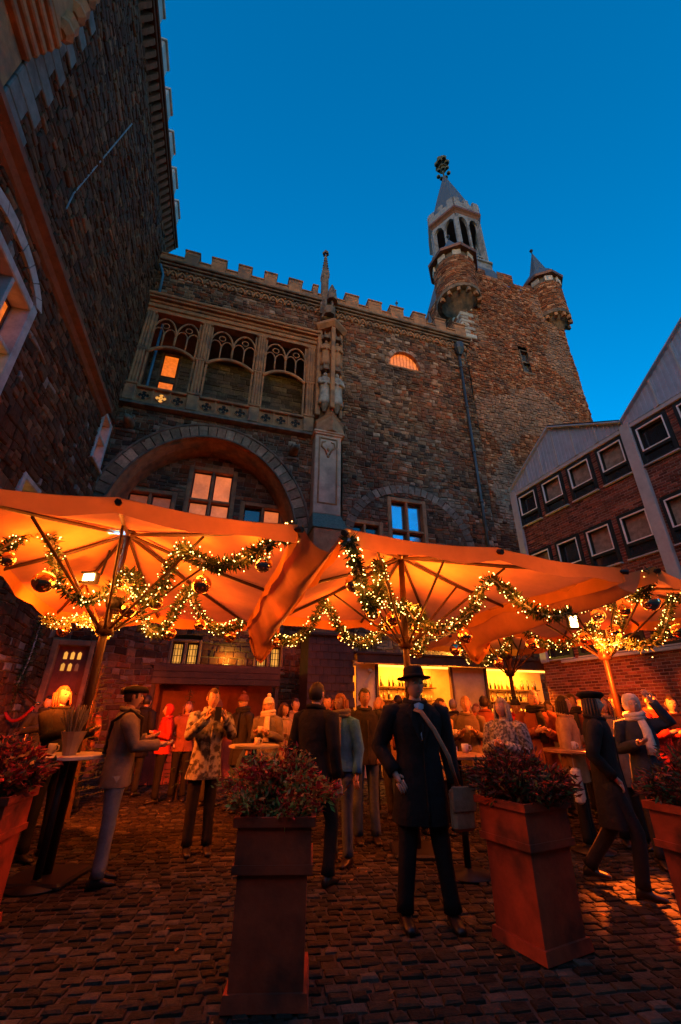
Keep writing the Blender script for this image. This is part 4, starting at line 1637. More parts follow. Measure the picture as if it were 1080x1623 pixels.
BAUB = [(70, 922, 4.4, 17, 'g', 'large gold bauble left of the left heater lamp'), (12, 886, 4.1, 12, 'g', 'gold bauble at the far left on the first garland'),
        (183, 963, 5.2, 12, 's', 'silver bauble beside the left umbrella pole'), (203, 966, 5.1, 13, 'g', 'gold bauble right against the left umbrella pole'),
        (247, 955, 5.0, 11, 'g', 'gold bauble right of the left umbrella pole'), (320, 926, 4.6, 15, 'g', 'large gold bauble under the peak of the left garland'),
        (418, 894, 4.2, 14, 's', 'silver bauble near the corner of the left umbrella mirroring blue sky'), (268, 1004, 5.8, 11, 'g', 'gold bauble above the lit barred window'),
        (317, 990, 6.2, 9, 'g', 'small gold bauble above lit window on rear garland'), (365, 1008, 6.8, 10, 'g', 'small gold bauble beside the hanging cloth tail'),
        (122, 990, 6.0, 9, 's', 'small silver bauble above the red door'), (100, 1000, 6.1, 9, 'g', 'small gold bauble above the red door'),
        (562, 924, 4.4, 15, 's', 'silver bauble under near corner of the middle umbrella mirroring sky'), (591, 972, 5.0, 11, 'g', 'gold bauble at the foot of the deep garland loop'),
        (624, 980, 5.9, 12, 'g', 'gold bauble touching the middle umbrella pole'), (615, 992, 6.3, 8, 'g', 'small gold bauble left of the middle pole'),
        (662, 992, 6.2, 10, 'g', 'gold bauble right of the middle pole'), (737, 1008, 6.2, 12, 'g', 'gold bauble at the lowest point of the middle garland'),
        (543, 1010, 6.8, 8, 'g', 'small gold bauble on rear middle garland beside dark hut'), (440, 1018, 7.3, 8, 'g', 'small gold bauble beside the tail of the cloth gutter'),
        (663, 1034, 6.4, 8, 'g', 'gold bauble at the foot of the narrow garland loop'), (650, 1030, 6.4, 8, 'g', 'gold bauble hanging beside the narrow garland loop'),
        (722, 1030, 8.2, 9, 'g', 'gold bauble left of the swag at the bar panel'), (790, 1050, 8.4, 8, 'g', 'small gold bauble under the swag at the bar panel'),
        (844, 1020, 7.9, 10, 'g', 'gold bauble under the swag above the right bar shelf'), (948, 976, 6.9, 11, 's', 'silver bauble in front of the right umbrella pole'),
        (1031, 954, 5.4, 14, 's', 'large silver bauble at the right mirroring blue sky'), (974, 1002, 6.8, 12, 'g', 'gold bauble right of the right umbrella pole'),
        (990, 966, 6.2, 10, 'g', 'gold bauble in the garland knot at right'), (927, 1012, 7.2, 9, 'g', 'small gold bauble beside the right pole over the brick wall'),
        (1076, 1000, 6.1, 11, 'g', 'gold bauble at right edge over the brick wall')]
for u, v, y, rp, kd_, lab in BAUB:
    P = aty(u, v, y)
    ww = pix(P)[2]
    r_ = rp * ww / FPX
    mb = MB()
    mb.ell((0, 0, 0), (r_, r_, r_), 24, 14)
    o = mb.build('bauble', M_gold if kd_ == 'g' else M_silver, None, smooth=True)
    o.location = P
    tag(o, lab, 'bauble', 'mirror baubles hung on the garlands')
    mb = MB()
    mb.lathe([(r_ * .18, r_ * .95), (r_ * .18, r_ * 1.12), (r_ * .06, r_ * 1.15), (r_ * .04, r_ * 1.6)], 8)
    mb.build('cap', M_brass, o)

# ------------------------------------------------------------------ heaters and lamps under the umbrellas
G_heat = glow_mat('heater glow', (1.0, .48, .12), 60, .1)
G_lamp = glow_mat('lamp glow', (1.0, .52, .16), 70, .1)


def heater(u, v, y, label, wpx=17, hpx=11, two=False, power=30, aims=()):
    P = aty(u, v, y)
    ww = pix(P)[2]
    root = empty('heat_lamp', P, R(-6))
    tag(root, label, 'heat lamp', 'glowing heat lamps under the umbrellas')
    a, b = wpx * ww / FPX / 2, hpx * ww / FPX / 2
    mb = MB()
    mb.box(-a - .03, a + .03, .02, .10, -b - .03, b + .03, .01)
    mb.box(-a - .03, a + .03, -.02, .02, b + .005, b + .03)
    mb.box(-a - .03, a + .03, -.02, .02, -b - .03, -b - .005)
    mb.build('housing', M_iron, root)
    if two:
        for z0_, z1_ in ((-b, -.01), (.01, b)):
            mb = MB()
            mb.box(-a, a, .0, .018, z0_, z1_)
            mb.build('element', G_heat, root)
    else:
        mb = MB()
        mb.box(-a, a, .0, .018, -b, b)
        mb.build('element', G_heat, root)
    mb = MB()
    mb.tube([(0, .08, 0), (.02, .2, .1), (.02, .25, .45)], .015, 6)
    mb.build('bracket', M_iron, root)
    for aim, sp, k in aims:
        lamp('heater_light', 'SPOT', (0, -.02, -.5), power * k, HEAT, .05, aim=Matrix.Rotation(R(6), 3, 'Z') @ Vector(aim), spot=sp, parent=root)
    return root


heater(140, 915, 5.2, 'glowing heat lamp under the left umbrella', power=30, aims=(((-.6, 1, -.28), 120, 2.2), ((.9, .8, -.35), 100, 1.0)))
heater(910, 985, 6.6, 'twin glowing heat lamp near the right umbrella pole', 10, 17, True, power=30, aims=(((1, .55, -.25), 100, 2.6), ((-.8, .35, -.4), 100, .6), ((-.36, -1.0, -1.12), 30, 7.0)))


def uplight(x, y, z, power, label, color=OR, red=0):  # added lamp that brightens the canvas from below
    root = empty('added_pole_lamp', (x, y, z))
    tag(root, label, 'lamp', 'small lamps added on the umbrella poles to brighten the canvas')
    mb = MB()
    mb.lathe([(.075, -.05), (.09, .0), (.10, .07), (.085, .07), (.07, .01)], 12)
    mb.build('shade', M_iron, root, smooth=True)
    mb = MB()
    mb.lathe([(.0, .015), (.05, .015), (.05, .03), (.0, .035)], 10)
    mb.build('bulb', G_lamp, root)
    lamp('canopy_light', 'SPOT', (.0, -.0, .10), power, color, .06, aim=(0, 0, 1), spot=172, parent=root)
    return root


uplight(-2.70, 5.05, 2.62, 8, 'small lamp added on the left umbrella pole to light its canvas')
uplight(1.02, 6.0, 2.66, 12, 'small lamp added on the middle umbrella pole to light its canvas')
uplight(4.30, 7.2, 2.66, 10, 'small lamp added on the right umbrella pole to light its canvas')
uplight(3.95, 10.5, 2.7, 20, 'small lamp added on the far umbrella pole to light its canvas')
# cool spot that gives the blue gleam under the left hub
P = aty(190, 872, 5.0)
root = empty('spot_lamp', P)
tag(root, 'small cool blue spot lamp pointing at the left umbrella hub', 'lamp')
mb = MB()
mb.tube([(0, 0, -.06), (0, 0, .02)], .03, 8)
mb.build('housing', M_iron, root)
lamp('cool_light', 'SPOT', (0, 0, .05), 14, (.10, .4, 1.0), .02, aim=(-.32, -.1, 1), spot=62, parent=root)

# ------------------------------------------------------------------ bar stall
bar = empty('bar_stall', WH @ Vector((8.1, -2.0, 0)), AF)
tag(bar, 'glowing wooden bar stall with shelves of bottles and glasses', 'bar stall')
WBAR = frame_of(bar)
BX1 = 7.05
ZT = 2.78
for i in range(12):
    mb = MB()
    mb.box(BX1 * i / 12 + .003, BX1 * (i + 1) / 12 - .003, 1.22, 1.25, 0, ZT)
    mb.build('plank', M_cream, bar)
mb = MB()
mb.box(-.1, BX1 + .1, -.35, 1.35, ZT + .16, ZT + .22, .01)
mb.build('roof', M_wood, bar)
mb = MB()
mb.box(-.05, BX1 + .05, -.30, -.26, ZT - .06, ZT + .159, .005)
mb.build('fascia', M_wood, bar)
for x0_, x1_ in ((0, .55), (2.95, 4.0), (6.75, 7.05)):
    mb = MB()
    mb.box(x0_, x1_, -.02, .04, .0, ZT - .061, .01)
    mb.build('front_panel', M_cream, bar)
for x_ in (.56, 2.86, 4.01, 6.66):
    mb = MB()
    mb.box(x_, x_ + .08, -.06, .06, 0, ZT - .062, .01)
    mb.build('post', M_wood, bar)
mb = MB()
mb.box(.5, 6.8, -.35, .25, 1.02, 1.08, .01)
mb.build('counter', M_wood, bar)
mb = MB()
for i in range(20):
    mb.box(.64 + i * .31, .64 + i * .31 + .3, -.12, -.10, .05, 1.019)
mb.build('counter_front', M_woodr, bar)
SH = []
for x0_, x1_ in ((.66, 2.84), (4.1, 6.6)):
    for z in (1.5, 1.85, 2.2):
        mb = MB()
        mb.box(x0_, x1_, .80, 1.2, z - .03, z, .004)
        mb.build('shelf', M_wood, bar)
        SH.append((x0_, x1_, z))
    mb = MB()
    mb.box(x0_, x1_, .02, .06, ZT - .12, ZT - .07)
    mb.build('light_strip', G_bar, bar)
    lamp('bar_light', 'AREA', ((x0_ + x1_) / 2, .25, ZT - .15), 17, (1.0, .26, .016), 1.6, aim=(0, .5, -1), parent=bar)  #
BOT = [mat('dark bottle glass', (.015, .02, .008), .1, spec=.9), mat('amber bottle glass', (.16, .06, .01), .12, spec=.9), mat('clear drinking glass', (.35, .26, .14), .08, spec=.9)]
proto = []
for i, (prof, mm) in enumerate((([(.035, 0), (.035, .17), (.013, .22), (.013, .29)], BOT[0]), ([(.04, 0), (.04, .13), (.015, .19), (.016, .26)], BOT[1]), ([(.025, 0), (.035, .14), (.032, .14), (.02, .01)], BOT[2]))):
    mb = MB()
    mb.lathe(prof, 8)
    proto.append((mb, mm))
pobj = []
for x0_, x1_, z in SH:
    x = x0_ + .06
    while x < x1_ - .05:
        k = rnd.choice((0, 0, 1, 2)) if z > 1.6 else rnd.choice((1, 2, 2))
        while len(pobj) <= k:
            pobj.append(None)
        if pobj[k] is None:
            o = proto[k][0].build(('bottle', 'bottle', 'drinking_glass')[k], proto[k][1], None, smooth=True)
            pobj[k] = o
        else:
            o = pobj[k].copy()
            col.objects.link(o)
        o.location = WBAR @ Vector((x, .95 + rnd.uniform(-.06, .06), z + .001))
        where = ' on the %s shelf of the %s bar bay' % ({1.5: 'lowest', 1.85: 'middle', 2.2: 'top'}[z], 'left' if x0_ < 2 else 'right')
        lab, grp, ct = (('dark glass bottle' + where, 'dark bottles' + where, 'bottle'), ('amber glass bottle' + where, 'amber bottles' + where, 'bottle'),
                        ('drinking glass' + where, 'drinking glasses' + where, 'glass'))[k]
        tag(o, lab, ct, grp)
        x += rnd.uniform(.085, .17)
# curved wire ornaments at both ends of the bar
for sx, lab in ((.3, 'curved wicker fan ornament at left end of the bar'), (6.9, 'curved wicker fan ornament at right end of the bar')):
    root = empty('wicker_ornament', WBAR @ Vector((sx, -.12, 1.08)), AF)
    tag(root, lab, 'ornament', 'wicker fans at the bar ends')
    for i in range(7):
        mb = MB()
        t = i / 6
        mb.tube([(.0, 0, 0), (-.04 - .05 * t, 0, .5), (-.02 - .22 * t, 0, 1.0 - .1 * t), (.10 - .2 * t, 0, 1.42 - .3 * t)], .012, 5)
        mb.build('rod', M_cream if sx < 1 else M_wood, root, smooth=True)
    mb = MB()
    mb.ell((.06, 0, 1.45), (.06, .06, .06), 8, 6)
    mb.build('knob', M_cream if sx < 1 else M_wood, root, smooth=True)
# wall lamp washing the stones above the bar
wl_ = empty('wall_lamp', WH @ Vector((12.4, -.28, 3.05)), AF)
tag(wl_, 'yellow wall lamp shining up the stones above the bar', 'lamp')
mb = MB()
mb.box(-.16, .16, -.06, .1, -.06, .04, .02)
mb.build('housing', M_iron, wl_)
mb = MB()
mb.box(-.13, .13, -.04, .08, .041, .05)
mb.build('glass', glow_mat('yellow lamp glass', (1.0, .62, .10), 16, .1), wl_)
lamp('wash_light', 'POINT', (0, -.05, .16), 12, (1.0, .55, .07), .08, parent=wl_)
wl2 = empty('wall_lamp', WH @ Vector((4.7, -.20, 2.7)), AF)
tag(wl2, 'yellow wall lamp between the two barred windows', 'lamp')
mb = MB()
mb.box(-.1, .1, -.06, .1, -.06, .04, .02)
mb.build('housing', M_iron, wl2)
lamp('wash_light', 'POINT', (0, -.08, .16), 1.2, (1.0, .55, .07), .08, parent=wl2)

# ------------------------------------------------------------------ dark stall at the left and shingled hut
st = empty('market_stall', WH @ Vector((2.94, -2.0, 0)), AF)
tag(st, 'low dark timber market stall with red counter below the barred windows', 'market stall')
for i in range(3):
    mb = MB()
    mb.box(0, 3.08, -.05, .0, 2.08 + i * .145, 2.08 + i * .145 + .14, .008)
    mb.build('plank', M_wood, st)
mb = MB()
mb.box(-.1, 3.18, -.0, 1.5, 2.50, 2.56)
mb.build('roof', M_wood, st)
for x_ in (.02, 1.5, 2.98):
    mb = MB()
    mb.box(x_, x_ + .08, .01, .09, 0, 2.49)
    mb.build('post', M_wood, st)
mb = MB()
mb.box(0, 3.08, -.25, .3, .98, 1.04, .01)
mb.build('counter', M_wood, st)
for i in range(10):
    mb = MB()
    mb.box(.01 + i * .308, .01 + i * .308 + .3, -.12, -.09, .03, .979, .004)
    mb.build('panel', M_woodr, st)
mb = MB()
mb.box(0, 3.08, 1.35, 1.4, 0, 2.49)
mb.build('back_wall', M_woodr, st)
lamp('stall_light', 'AREA', (1.5, .5, 2.4), .5, RED, 1.6, aim=(0, -.3, -1), parent=st)

hut = empty('shingled_hut', WH @ Vector((6.72, -2.1, 0)), AF)
tag(hut, 'tall dark shingled wooden hut between the stall and the bar', 'hut')
mb = MB()
mb.box(.03, 1.27, .03, 1.2, 0, 3.38)
mb.build('body', M_wood, hut)
for r_ in range(17):
    z = .05 + r_ * .195
    for c_ in range(6):
        mb = MB()
        x = c_ * .217 - (.1 if r_ % 2 else 0)
        x0_, x1_ = max(0, x), min(1.30, x + .21)
        if x1_ - x0_ < .05:
            continue
        mb.loft([[(x0_, -.035, z), (x1_, -.035, z), (x1_, .025, z), (x0_, .025, z)], [(x0_, -.005, z + .23), (x1_, -.005, z + .23), (x1_, .025, z + .23), (x0_, .025, z + .23)]], True, True)
        mb.build('shingle', M_wood, hut)
mb = MB()
mb.box(-.1, 1.4, -.1, 1.3, 3.39, 3.46, .01)
mb.build('roof', M_wood, hut)

# ------------------------------------------------------------------ steps, handrail and velvet rope at the door
stp = empty('door_steps', WH @ Vector((.0, -1.2, 0)), AF)
tag(stp, 'stone steps leading up to the red door', 'steps')
for i in range(5):
    mb = MB()
    mb.box(-.6, 1.5, i * .26, 1.28, i * .18 + .002, (i + 1) * .18, .015)
    mb.build('step', M_dressd, stp)
hr = empty('handrail', WH @ Vector((-.35, -1.35, 0)), AF)
tag(hr, 'brass handrail with two posts beside the door steps', 'handrail')
mb = MB()
mb.tube([(0, 0, 1.95), (.3, 0, 1.98), (.95, -.5, 1.62), (1.05, -.52, 1.62)], .03, 8)
mb.build('rail', M_brass, hr, smooth=True)
for x_, y_, z_ in ((.05, 0, 1.95), (.95, -.5, 1.62)):
    mb = MB()
    mb.tube([(x_, y_, 0), (x_, y_, z_)], .025, 8)
    mb.build('post', M_brass, hr, smooth=True)
vr = MB()
pts = [(.06 + .9 * t, -.5 * t - .02, lerp(1.85, 1.55, t) - .42 * math.sin(PI * t)) for t in [k / 12 for k in range(13)]]
vr.tube(pts, .035, 8)
vr.xf(Matrix.Rotation(AF, 4, 'Z'))
o = vr.build('velvet_rope', M_rope, None, smooth=True)
o.location = hr.location
tag(o, 'red velvet rope hanging between the handrail posts', 'rope')

# ------------------------------------------------------------------ planters and shrubs
def planter(x, y, rz, label, h=.86, wt=.47, wb=.41, band=.70):
    root = empty('planter', (x, y, .016), rz)
    tag(root, label, 'planter', 'tall rusty steel planters')
    sq = lambda r_, z: [(-r_, -r_, z), (r_, -r_, z), (r_, r_, z), (-r_, r_, z)]
    mb = MB()
    zb_ = h * band
    wm = lerp(wb, wt, band) / 2
    mb.loft([sq(wm - .0, zb_ + .022), sq(wt / 2 - .01, h - .05), sq(wt / 2 - .03, h - .05), sq(wt / 2 - .04, h - .12)], True, True)
    mb.build('upper_box', M_corten, root)
    mb = MB()
    mb.loft([sq(wb / 2, .05), sq(wm - .02, zb_ - .022)], True, True)
    mb.build('lower_box', M_corten, root)
    for nm, r0_, r1_, z0_, z1_ in (('rim', wt / 2, wt / 2 + .015, h - .05, h), ('band', wm + .012, wm + .012, zb_ - .022, zb_ + .022), ('plinth', wb / 2 + .03, wb / 2 + .02, 0, .07)):
        mb = MB()
        if nm == 'rim':
            for (a, b, c, d) in ((-r1_, r1_, -r1_, -r1_ + .03), (-r1_, r1_, r1_ - .03, r1_), (-r1_, -r1_ + .03, -r1_ + .031, r1_ - .031), (r1_ - .03, r1_, -r1_ + .031, r1_ - .031)):
                mb.box(a, b, c, d, z0_, z1_)
        else:
            mb.loft([sq(r0_, z0_), sq(r1_, z1_)], True, True)
        mb.build(nm, M_corten, root)
    mb = MB()
    mb.box(-wt / 2 + .03, wt / 2 - .03, -wt / 2 + .03, wt / 2 - .03, h - .11, h - .06)
    mb.build('soil', M_ground, root)
    return root


LP1 = [(.42, .03, .02), (.50, .08, .03), (.46, .22, .05), (.30, .30, .06), (.20, .25, .05), (.40, .24, .08), (.62, .20, .05)]
LP2 = [(.24, .03, .022), (.11, .08, .03), (.17, .05, .03), (.07, .10, .035), (.30, .05, .03), (.09, .06, .04)]


def shrub(x, y, z, rx, rz_, n_, pal, label, up_=.5, spiky=False, leaf=.045):
    root = empty('red_shrub', (x, y, z))
    tag(root, label, 'shrub', 'red leaved shrubs in the planters')
    st_ = MB()
    tips = []
    for k in range(46):
        a = rnd.uniform(0, 2 * PI)
        rr = math.sqrt(rnd.random())
        hh = rz_ * (1 - .55 * rr * rr) * rnd.uniform(.7, 1.1)
        tip = Vector((rx * rr * math.cos(a), rx * rr * math.sin(a), hh))
        b0 = Vector((tip.x * .35, tip.y * .35, -.06))
        st_.cur = (.07, .04, .025)
        st_.tube([b0, lerp(b0, tip, .5) + Vector((0, 0, .05)), tip], [.006, .005, .003], 4)
        tips.append((b0, tip))
    st_.build('stems', M_leaf, root)
    lf_ = MB()
    for k in range(n_):
        b0, tip = rnd.choice(tips)
        t = rnd.random() ** .6
        p = lerp(b0, tip, t) + Vector((rnd.gauss(0, .03), rnd.gauss(0, .03), rnd.gauss(0, .025) + .03 * math.sin(PI * t)))
        if p.z < .02:
            p.z = .02 + rnd.random() * .06
        d = Vector((rnd.gauss(0, 1) + p.x * 4, rnd.gauss(0, 1) + p.y * 4, rnd.gauss(.3, .8))).normalized()
        s = d.cross(Vector((rnd.gauss(0, 1), rnd.gauss(0, 1), rnd.gauss(0, 1)))).normalized()
        nn = d.cross(s)
        l = leaf * rnd.uniform(.6, 1.3)
        w_ = l * (.13 if spiky else .2)
        cl_ = noise.noise(p * 9)
        lf_.cur = pick(pal[:3] if cl_ > .12 else (pal[3:] if cl_ < -.12 else pal))
        lf_.add([p, p + d * l * .5 + s * w_ + nn * w_ * .3, p + d * l, p + d * l * .5 - s * w_ + nn * w_ * .3], [(0, 1, 2), (0, 2, 3)])
    lf_.build('foliage', M_leaf, root, kind='stuff')
    return root


PL = [(-.40, 3.40, R(3), 'tall rusty planter in the middle foreground, left of the man in a hat'),
      (1.42, 3.95, R(28), 'tall rusty planter right of the man in a hat'),
      (2.62, 3.70, R(20), 'tall rusty planter at the right edge'),
      (-2.72, 3.95, R(10), 'tall rusty planter at the left edge')]
for x, y, rz, lab in PL:
    planter(x, y, rz, lab)
shrub(-.40, 3.40, .82, .37, .40, 8200, LP1, 'red and orange leaved shrub in the middle planter', leaf=.046)
shrub(1.42, 3.95, .82, .38, .36, 5200, LP2, 'dark spiky red shrub in the planter right of the man', spiky=True, leaf=.065)
shrub(2.62, 3.70, .84, .33, .36, 3000, LP2, 'dark spiky shrub in the planter at the right edge', spiky=True, leaf=.065)
shrub(-2.72, 3.95, .84, .38, .40, 3600, LP1[:3] + LP2, 'bushy red shrub in the planter at the left edge', leaf=.065)


def fir(x, y, h, r, label, z0=0.0, n_=9):
    root = empty('fir_tree', (x, y, z0))
    tag(root, label, 'tree', 'small fir trees')
    mb = MB()
    mb.cur = (.06, .035, .02)
    mb.tube([(0, 0, 0), (0, 0, h)], [.04, .008], 6)
    mb.build('trunk', M_leaf, root)
    mb = MB()
    for k in range(n_ * 8):
        t = .12 + .86 * (k / (n_ * 8))
        a = k * 2.4
        L_ = r * (1 - t) * rnd.uniform(.7, 1.15) + .05
        d = Vector((math.cos(a), math.sin(a), rnd.uniform(-.15, .25)))
        p0 = Vector((0, 0, h * t))
        mb.cur = (.05, .035, .02)
        mb.tube([p0, p0 + d * L_], [.006, .002], 4)
        for q in range(int(L_ / .007)):
            p = p0 + d * L_ * rnd.uniform(.1, 1)
            v = (d + Vector((rnd.gauss(0, .8), rnd.gauss(0, .8), rnd.gauss(0, .6)))).normalized()
            s = v.cross(Vector((rnd.gauss(0, 1), rnd.gauss(0, 1), 1))).normalized() * .004
            mb.cur = pick(GPAL)
            e = p + v * rnd.uniform(.03, .06)
            mb.add([p - s, p + s, e], [(0, 1, 2)])
    mb.build('crown', M_needle, root)
    return root


fir(-4.05, 7.7, 2.2, .55, 'dark little fir tree behind the left umbrella pole')
fir(-3.0, 9.3, 1.9, .45, 'dark little fir tree at the left end of the stall')

# ------------------------------------------------------------------ standing tables
def table(x, y, r_, h, label, mt):
    root = empty('standing_table', (x, y, .016))
    tag(root, label, 'table', 'standing tables in the crowd')
    mb = MB()
    mb.lathe([(r_ - .01, h - .035), (r_, h - .03), (r_, h - .005), (r_ - .01, h)], 28)
    mb.build('table_top', mt, root)
    mb = MB()
    mb.tube([(0, 0, .03), (0, 0, h - .03)], .035, 10)
    mb.build('leg', M_iron, root, smooth=True)
    mb = MB()
    mb.lathe([(.24, 0), (.24, .015), (.05, .04), (.035, .06)], 20)
    mb.build('base', M_iron, root, smooth=True)
    return root


M_ttop = mat('pale table top', (.42, .40, .38), .4, 8, .2)
M_ttw = mat('oak table top', (.32, .16, .07), .35, 6, .4)
TABLES = [(-2.75, 4.95, .36, 1.05, 'pale round standing table at left with heather on it', M_ttop), (1.30, 5.35, .36, 1.05, 'round wooden standing table right of the man in a hat', M_ttw),
          (-1.15, 6.6, .34, 1.05, 'round pale standing table behind the person in a patterned coat', M_ttop), (3.0, 6.2, .36, 1.05, 'round wooden standing table near the right umbrella pole', M_ttw)]
for t in TABLES:
    table(*t)
# potted heather in a paper wrap on the left table
root = empty('potted_heather', (-2.68, 4.85, 1.066))
tag(root, 'dry pale heather in a paper wrap on the left table', 'plant')
mb = MB()
mb.lathe([(.06, 0), (.075, .08), (.10, .16), (.115, .21), (.11, .21), (.09, .14)], 12)
mb.build('paper_wrap', mat('kraft paper', (.36, .26, .16), .8, 6, .2), root)
mb = MB()
for k in range(90):
    a = rnd.uniform(0, 2 * PI)
    rr = rnd.uniform(.02, .16)
    mb.cur = pick([(.25, .22, .17), (.18, .16, .11), (.3, .26, .2)])
    mb.tube([(.04 * math.cos(a), .04 * math.sin(a), .1), (rr * .6 * math.cos(a), rr * .6 * math.sin(a), .25), (rr * math.cos(a), rr * math.sin(a), rnd.uniform(.32, .46))], .004, 4)
mb.build('sprigs', M_leaf, root, kind='stuff')
# cups on the tables
cupm = mat('white mug', (.6, .55, .5), .3)
cups = [(-2.95, 5.0, 'white mug on the pale left table'), (1.2, 5.2, 'white mug on the wooden table right of the man'), (1.42, 5.45, 'second white mug on the wooden table, nearer the woman in a poncho'),
        (-1.1, 6.5, 'white mug on the table behind the patterned coat'), (2.95, 6.1, 'white mug on the table near the right pole')]
for x, y, lab in cups:
    mb = MB()
    mb.lathe([(.035, 0), (.04, .09), (.036, .09), (.032, .01)], 14)
    o = mb.build('mug', cupm, None, smooth=True)
    o.location = (x, y, 1.067)
    tag(o, lab, 'mug')
    mb = MB()
    mb.tube([(.038, 0, .075), (.065, 0, .07), (.068, 0, .035), (.037, 0, .02)], .007, 6)
    mb.build('handle', cupm, o, smooth=True)

# ------------------------------------------------------------------ people
SKIN = [mat('skin light', (.50, .29, .20), .55, 12, .12, spec=.35), mat('skin tan', (.42, .23, .15), .55, 12, .12, spec=.35)]
EYE = mat('eye white', (.6, .57, .52), .2)
IRIS = mat('eye iris', (.03, .02, .015), .1)
LIP = mat('lips', (.36, .12, .09), .5)


def cloth(name, c, amt=.35, scale=7, bump=.75, bs=13, rough=.9, wear=None):
    return mat('cloth ' + name, c, rough, scale, amt, bump=bump, bump_scale=bs, spec=.15, wear=wear)


def pattern(name, c1, c2, scale):
    k = 'cloth ' + name
    if k in MATS:
        return MATS[k]
    M = mat(k, c1, .95, 8, .3, bump=.4, bump_scale=60, spec=.1)
    t = M.node_tree
    b = t.nodes['Principled BSDF']
    tc = t.nodes.new('ShaderNodeTexCoord')
    wv = t.nodes.new('ShaderNodeTexNoise')
    wv.inputs['Scale'].default_value = scale * 2.2
    wv.inputs['Detail'].default_value = 3
    rp = t.nodes.new('ShaderNodeMapRange')
    rp.inputs['From Min'].default_value = .42
    rp.inputs['From Max'].default_value = .58
    t.links.new(tc.outputs['Object'], wv.inputs['Vector'])
    mx = t.nodes.new('ShaderNodeMix')
    mx.data_type = 'RGBA'
    mx.inputs['A'].default_value = (*c1, 1)
    mx.inputs['B'].default_value = (*c2, 1)
    t.links.new(wv.outputs['Fac'], rp.inputs['Value'])
    t.links.new(rp.outputs[0], mx.inputs['Factor'])
    t.links.new(mx.outputs['Result'], b.inputs['Base Color'])
    return M


def skin_mesh(verts, edges, radii, root=0, levels=1):
    me = bpy.data.meshes.new('tmp')
    me.from_pydata([tuple(v) for v in verts], edges, [])
    o = bpy.data.objects.new('tmp', me)
    col.objects.link(o)
    md = o.modifiers.new('s', 'SKIN')
    md.use_smooth_shade = True
    for i, sv in enumerate(me.skin_vertices[0].data):
        sv.radius = radii[i] if isinstance(radii[i], tuple) else (radii[i], radii[i])
        sv.use_root = (i == root)
    ss = o.modifiers.new('u', 'SUBSURF')
    ss.levels = ss.render_levels = levels
    dg = bpy.context.evaluated_depsgraph_get()
    me2 = bpy.data.meshes.new_from_object(o.evaluated_get(dg))
    vs = [v.co.copy() for v in me2.vertices]
    fs = [tuple(p.vertices) for p in me2.polygons]
    bpy.data.objects.remove(o)
    bpy.data.meshes.remove(me)
    bpy.data.meshes.remove(me2)
    return vs, fs


def head_verts(nu=28, nv=20):
    """head about its centre; face towards -y; half height .118"""
    rows = []
    for i in range(nv + 1):
        t = PI * i / nv
        row = []
        for j in range(nu):
            a = 2 * PI * j / nu
            dx, dy, dz = math.sin(t) * math.sin(a), -math.sin(t) * math.cos(a), -math.cos(t)
            x, y, z = .076 * dx, .094 * dy, .118 * dz
            if z < 0:
                k = min(1, -z / .118)
                x *= 1 - .30 * k ** 1.3
                if dy > 0:
                    y *= 1 - .38 * k
                else:
                    y *= 1 - .05 * k
            if dy < 0:
                f = -dy
                y += .010 * f * (1 - abs(z) / .118)
                g = lambda cx, cz, sx, sz: math.exp(-((x - cx) / sx) ** 2 - ((z - cz) / sz) ** 2)
                y -= .024 * f * g(0, -.018, .013, .018)
                y -= .010 * f * g(0, .008, .009, .025)
                for s in (-1, 1):
                    y += .011 * f * g(s * .030, .016, .016, .011)
                    y -= .005 * f * g(s * .030, .038, .022, .008)
                    y -= .004 * f * g(s * .042, -.02, .018, .018)
                y -= .006 * f * g(0, -.056, .022, .007)
                y += .004 * f * g(0, -.057, .022, .0025)
                y += .004 * f * g(0, -.076, .02, .008)
                y -= .008 * f * g(0, -.096, .018, .012)
            row.append(Vector((x, y, z)))
        rows.append(row)
    return rows


HEADROWS = head_verts()
PCOUNT = [0]


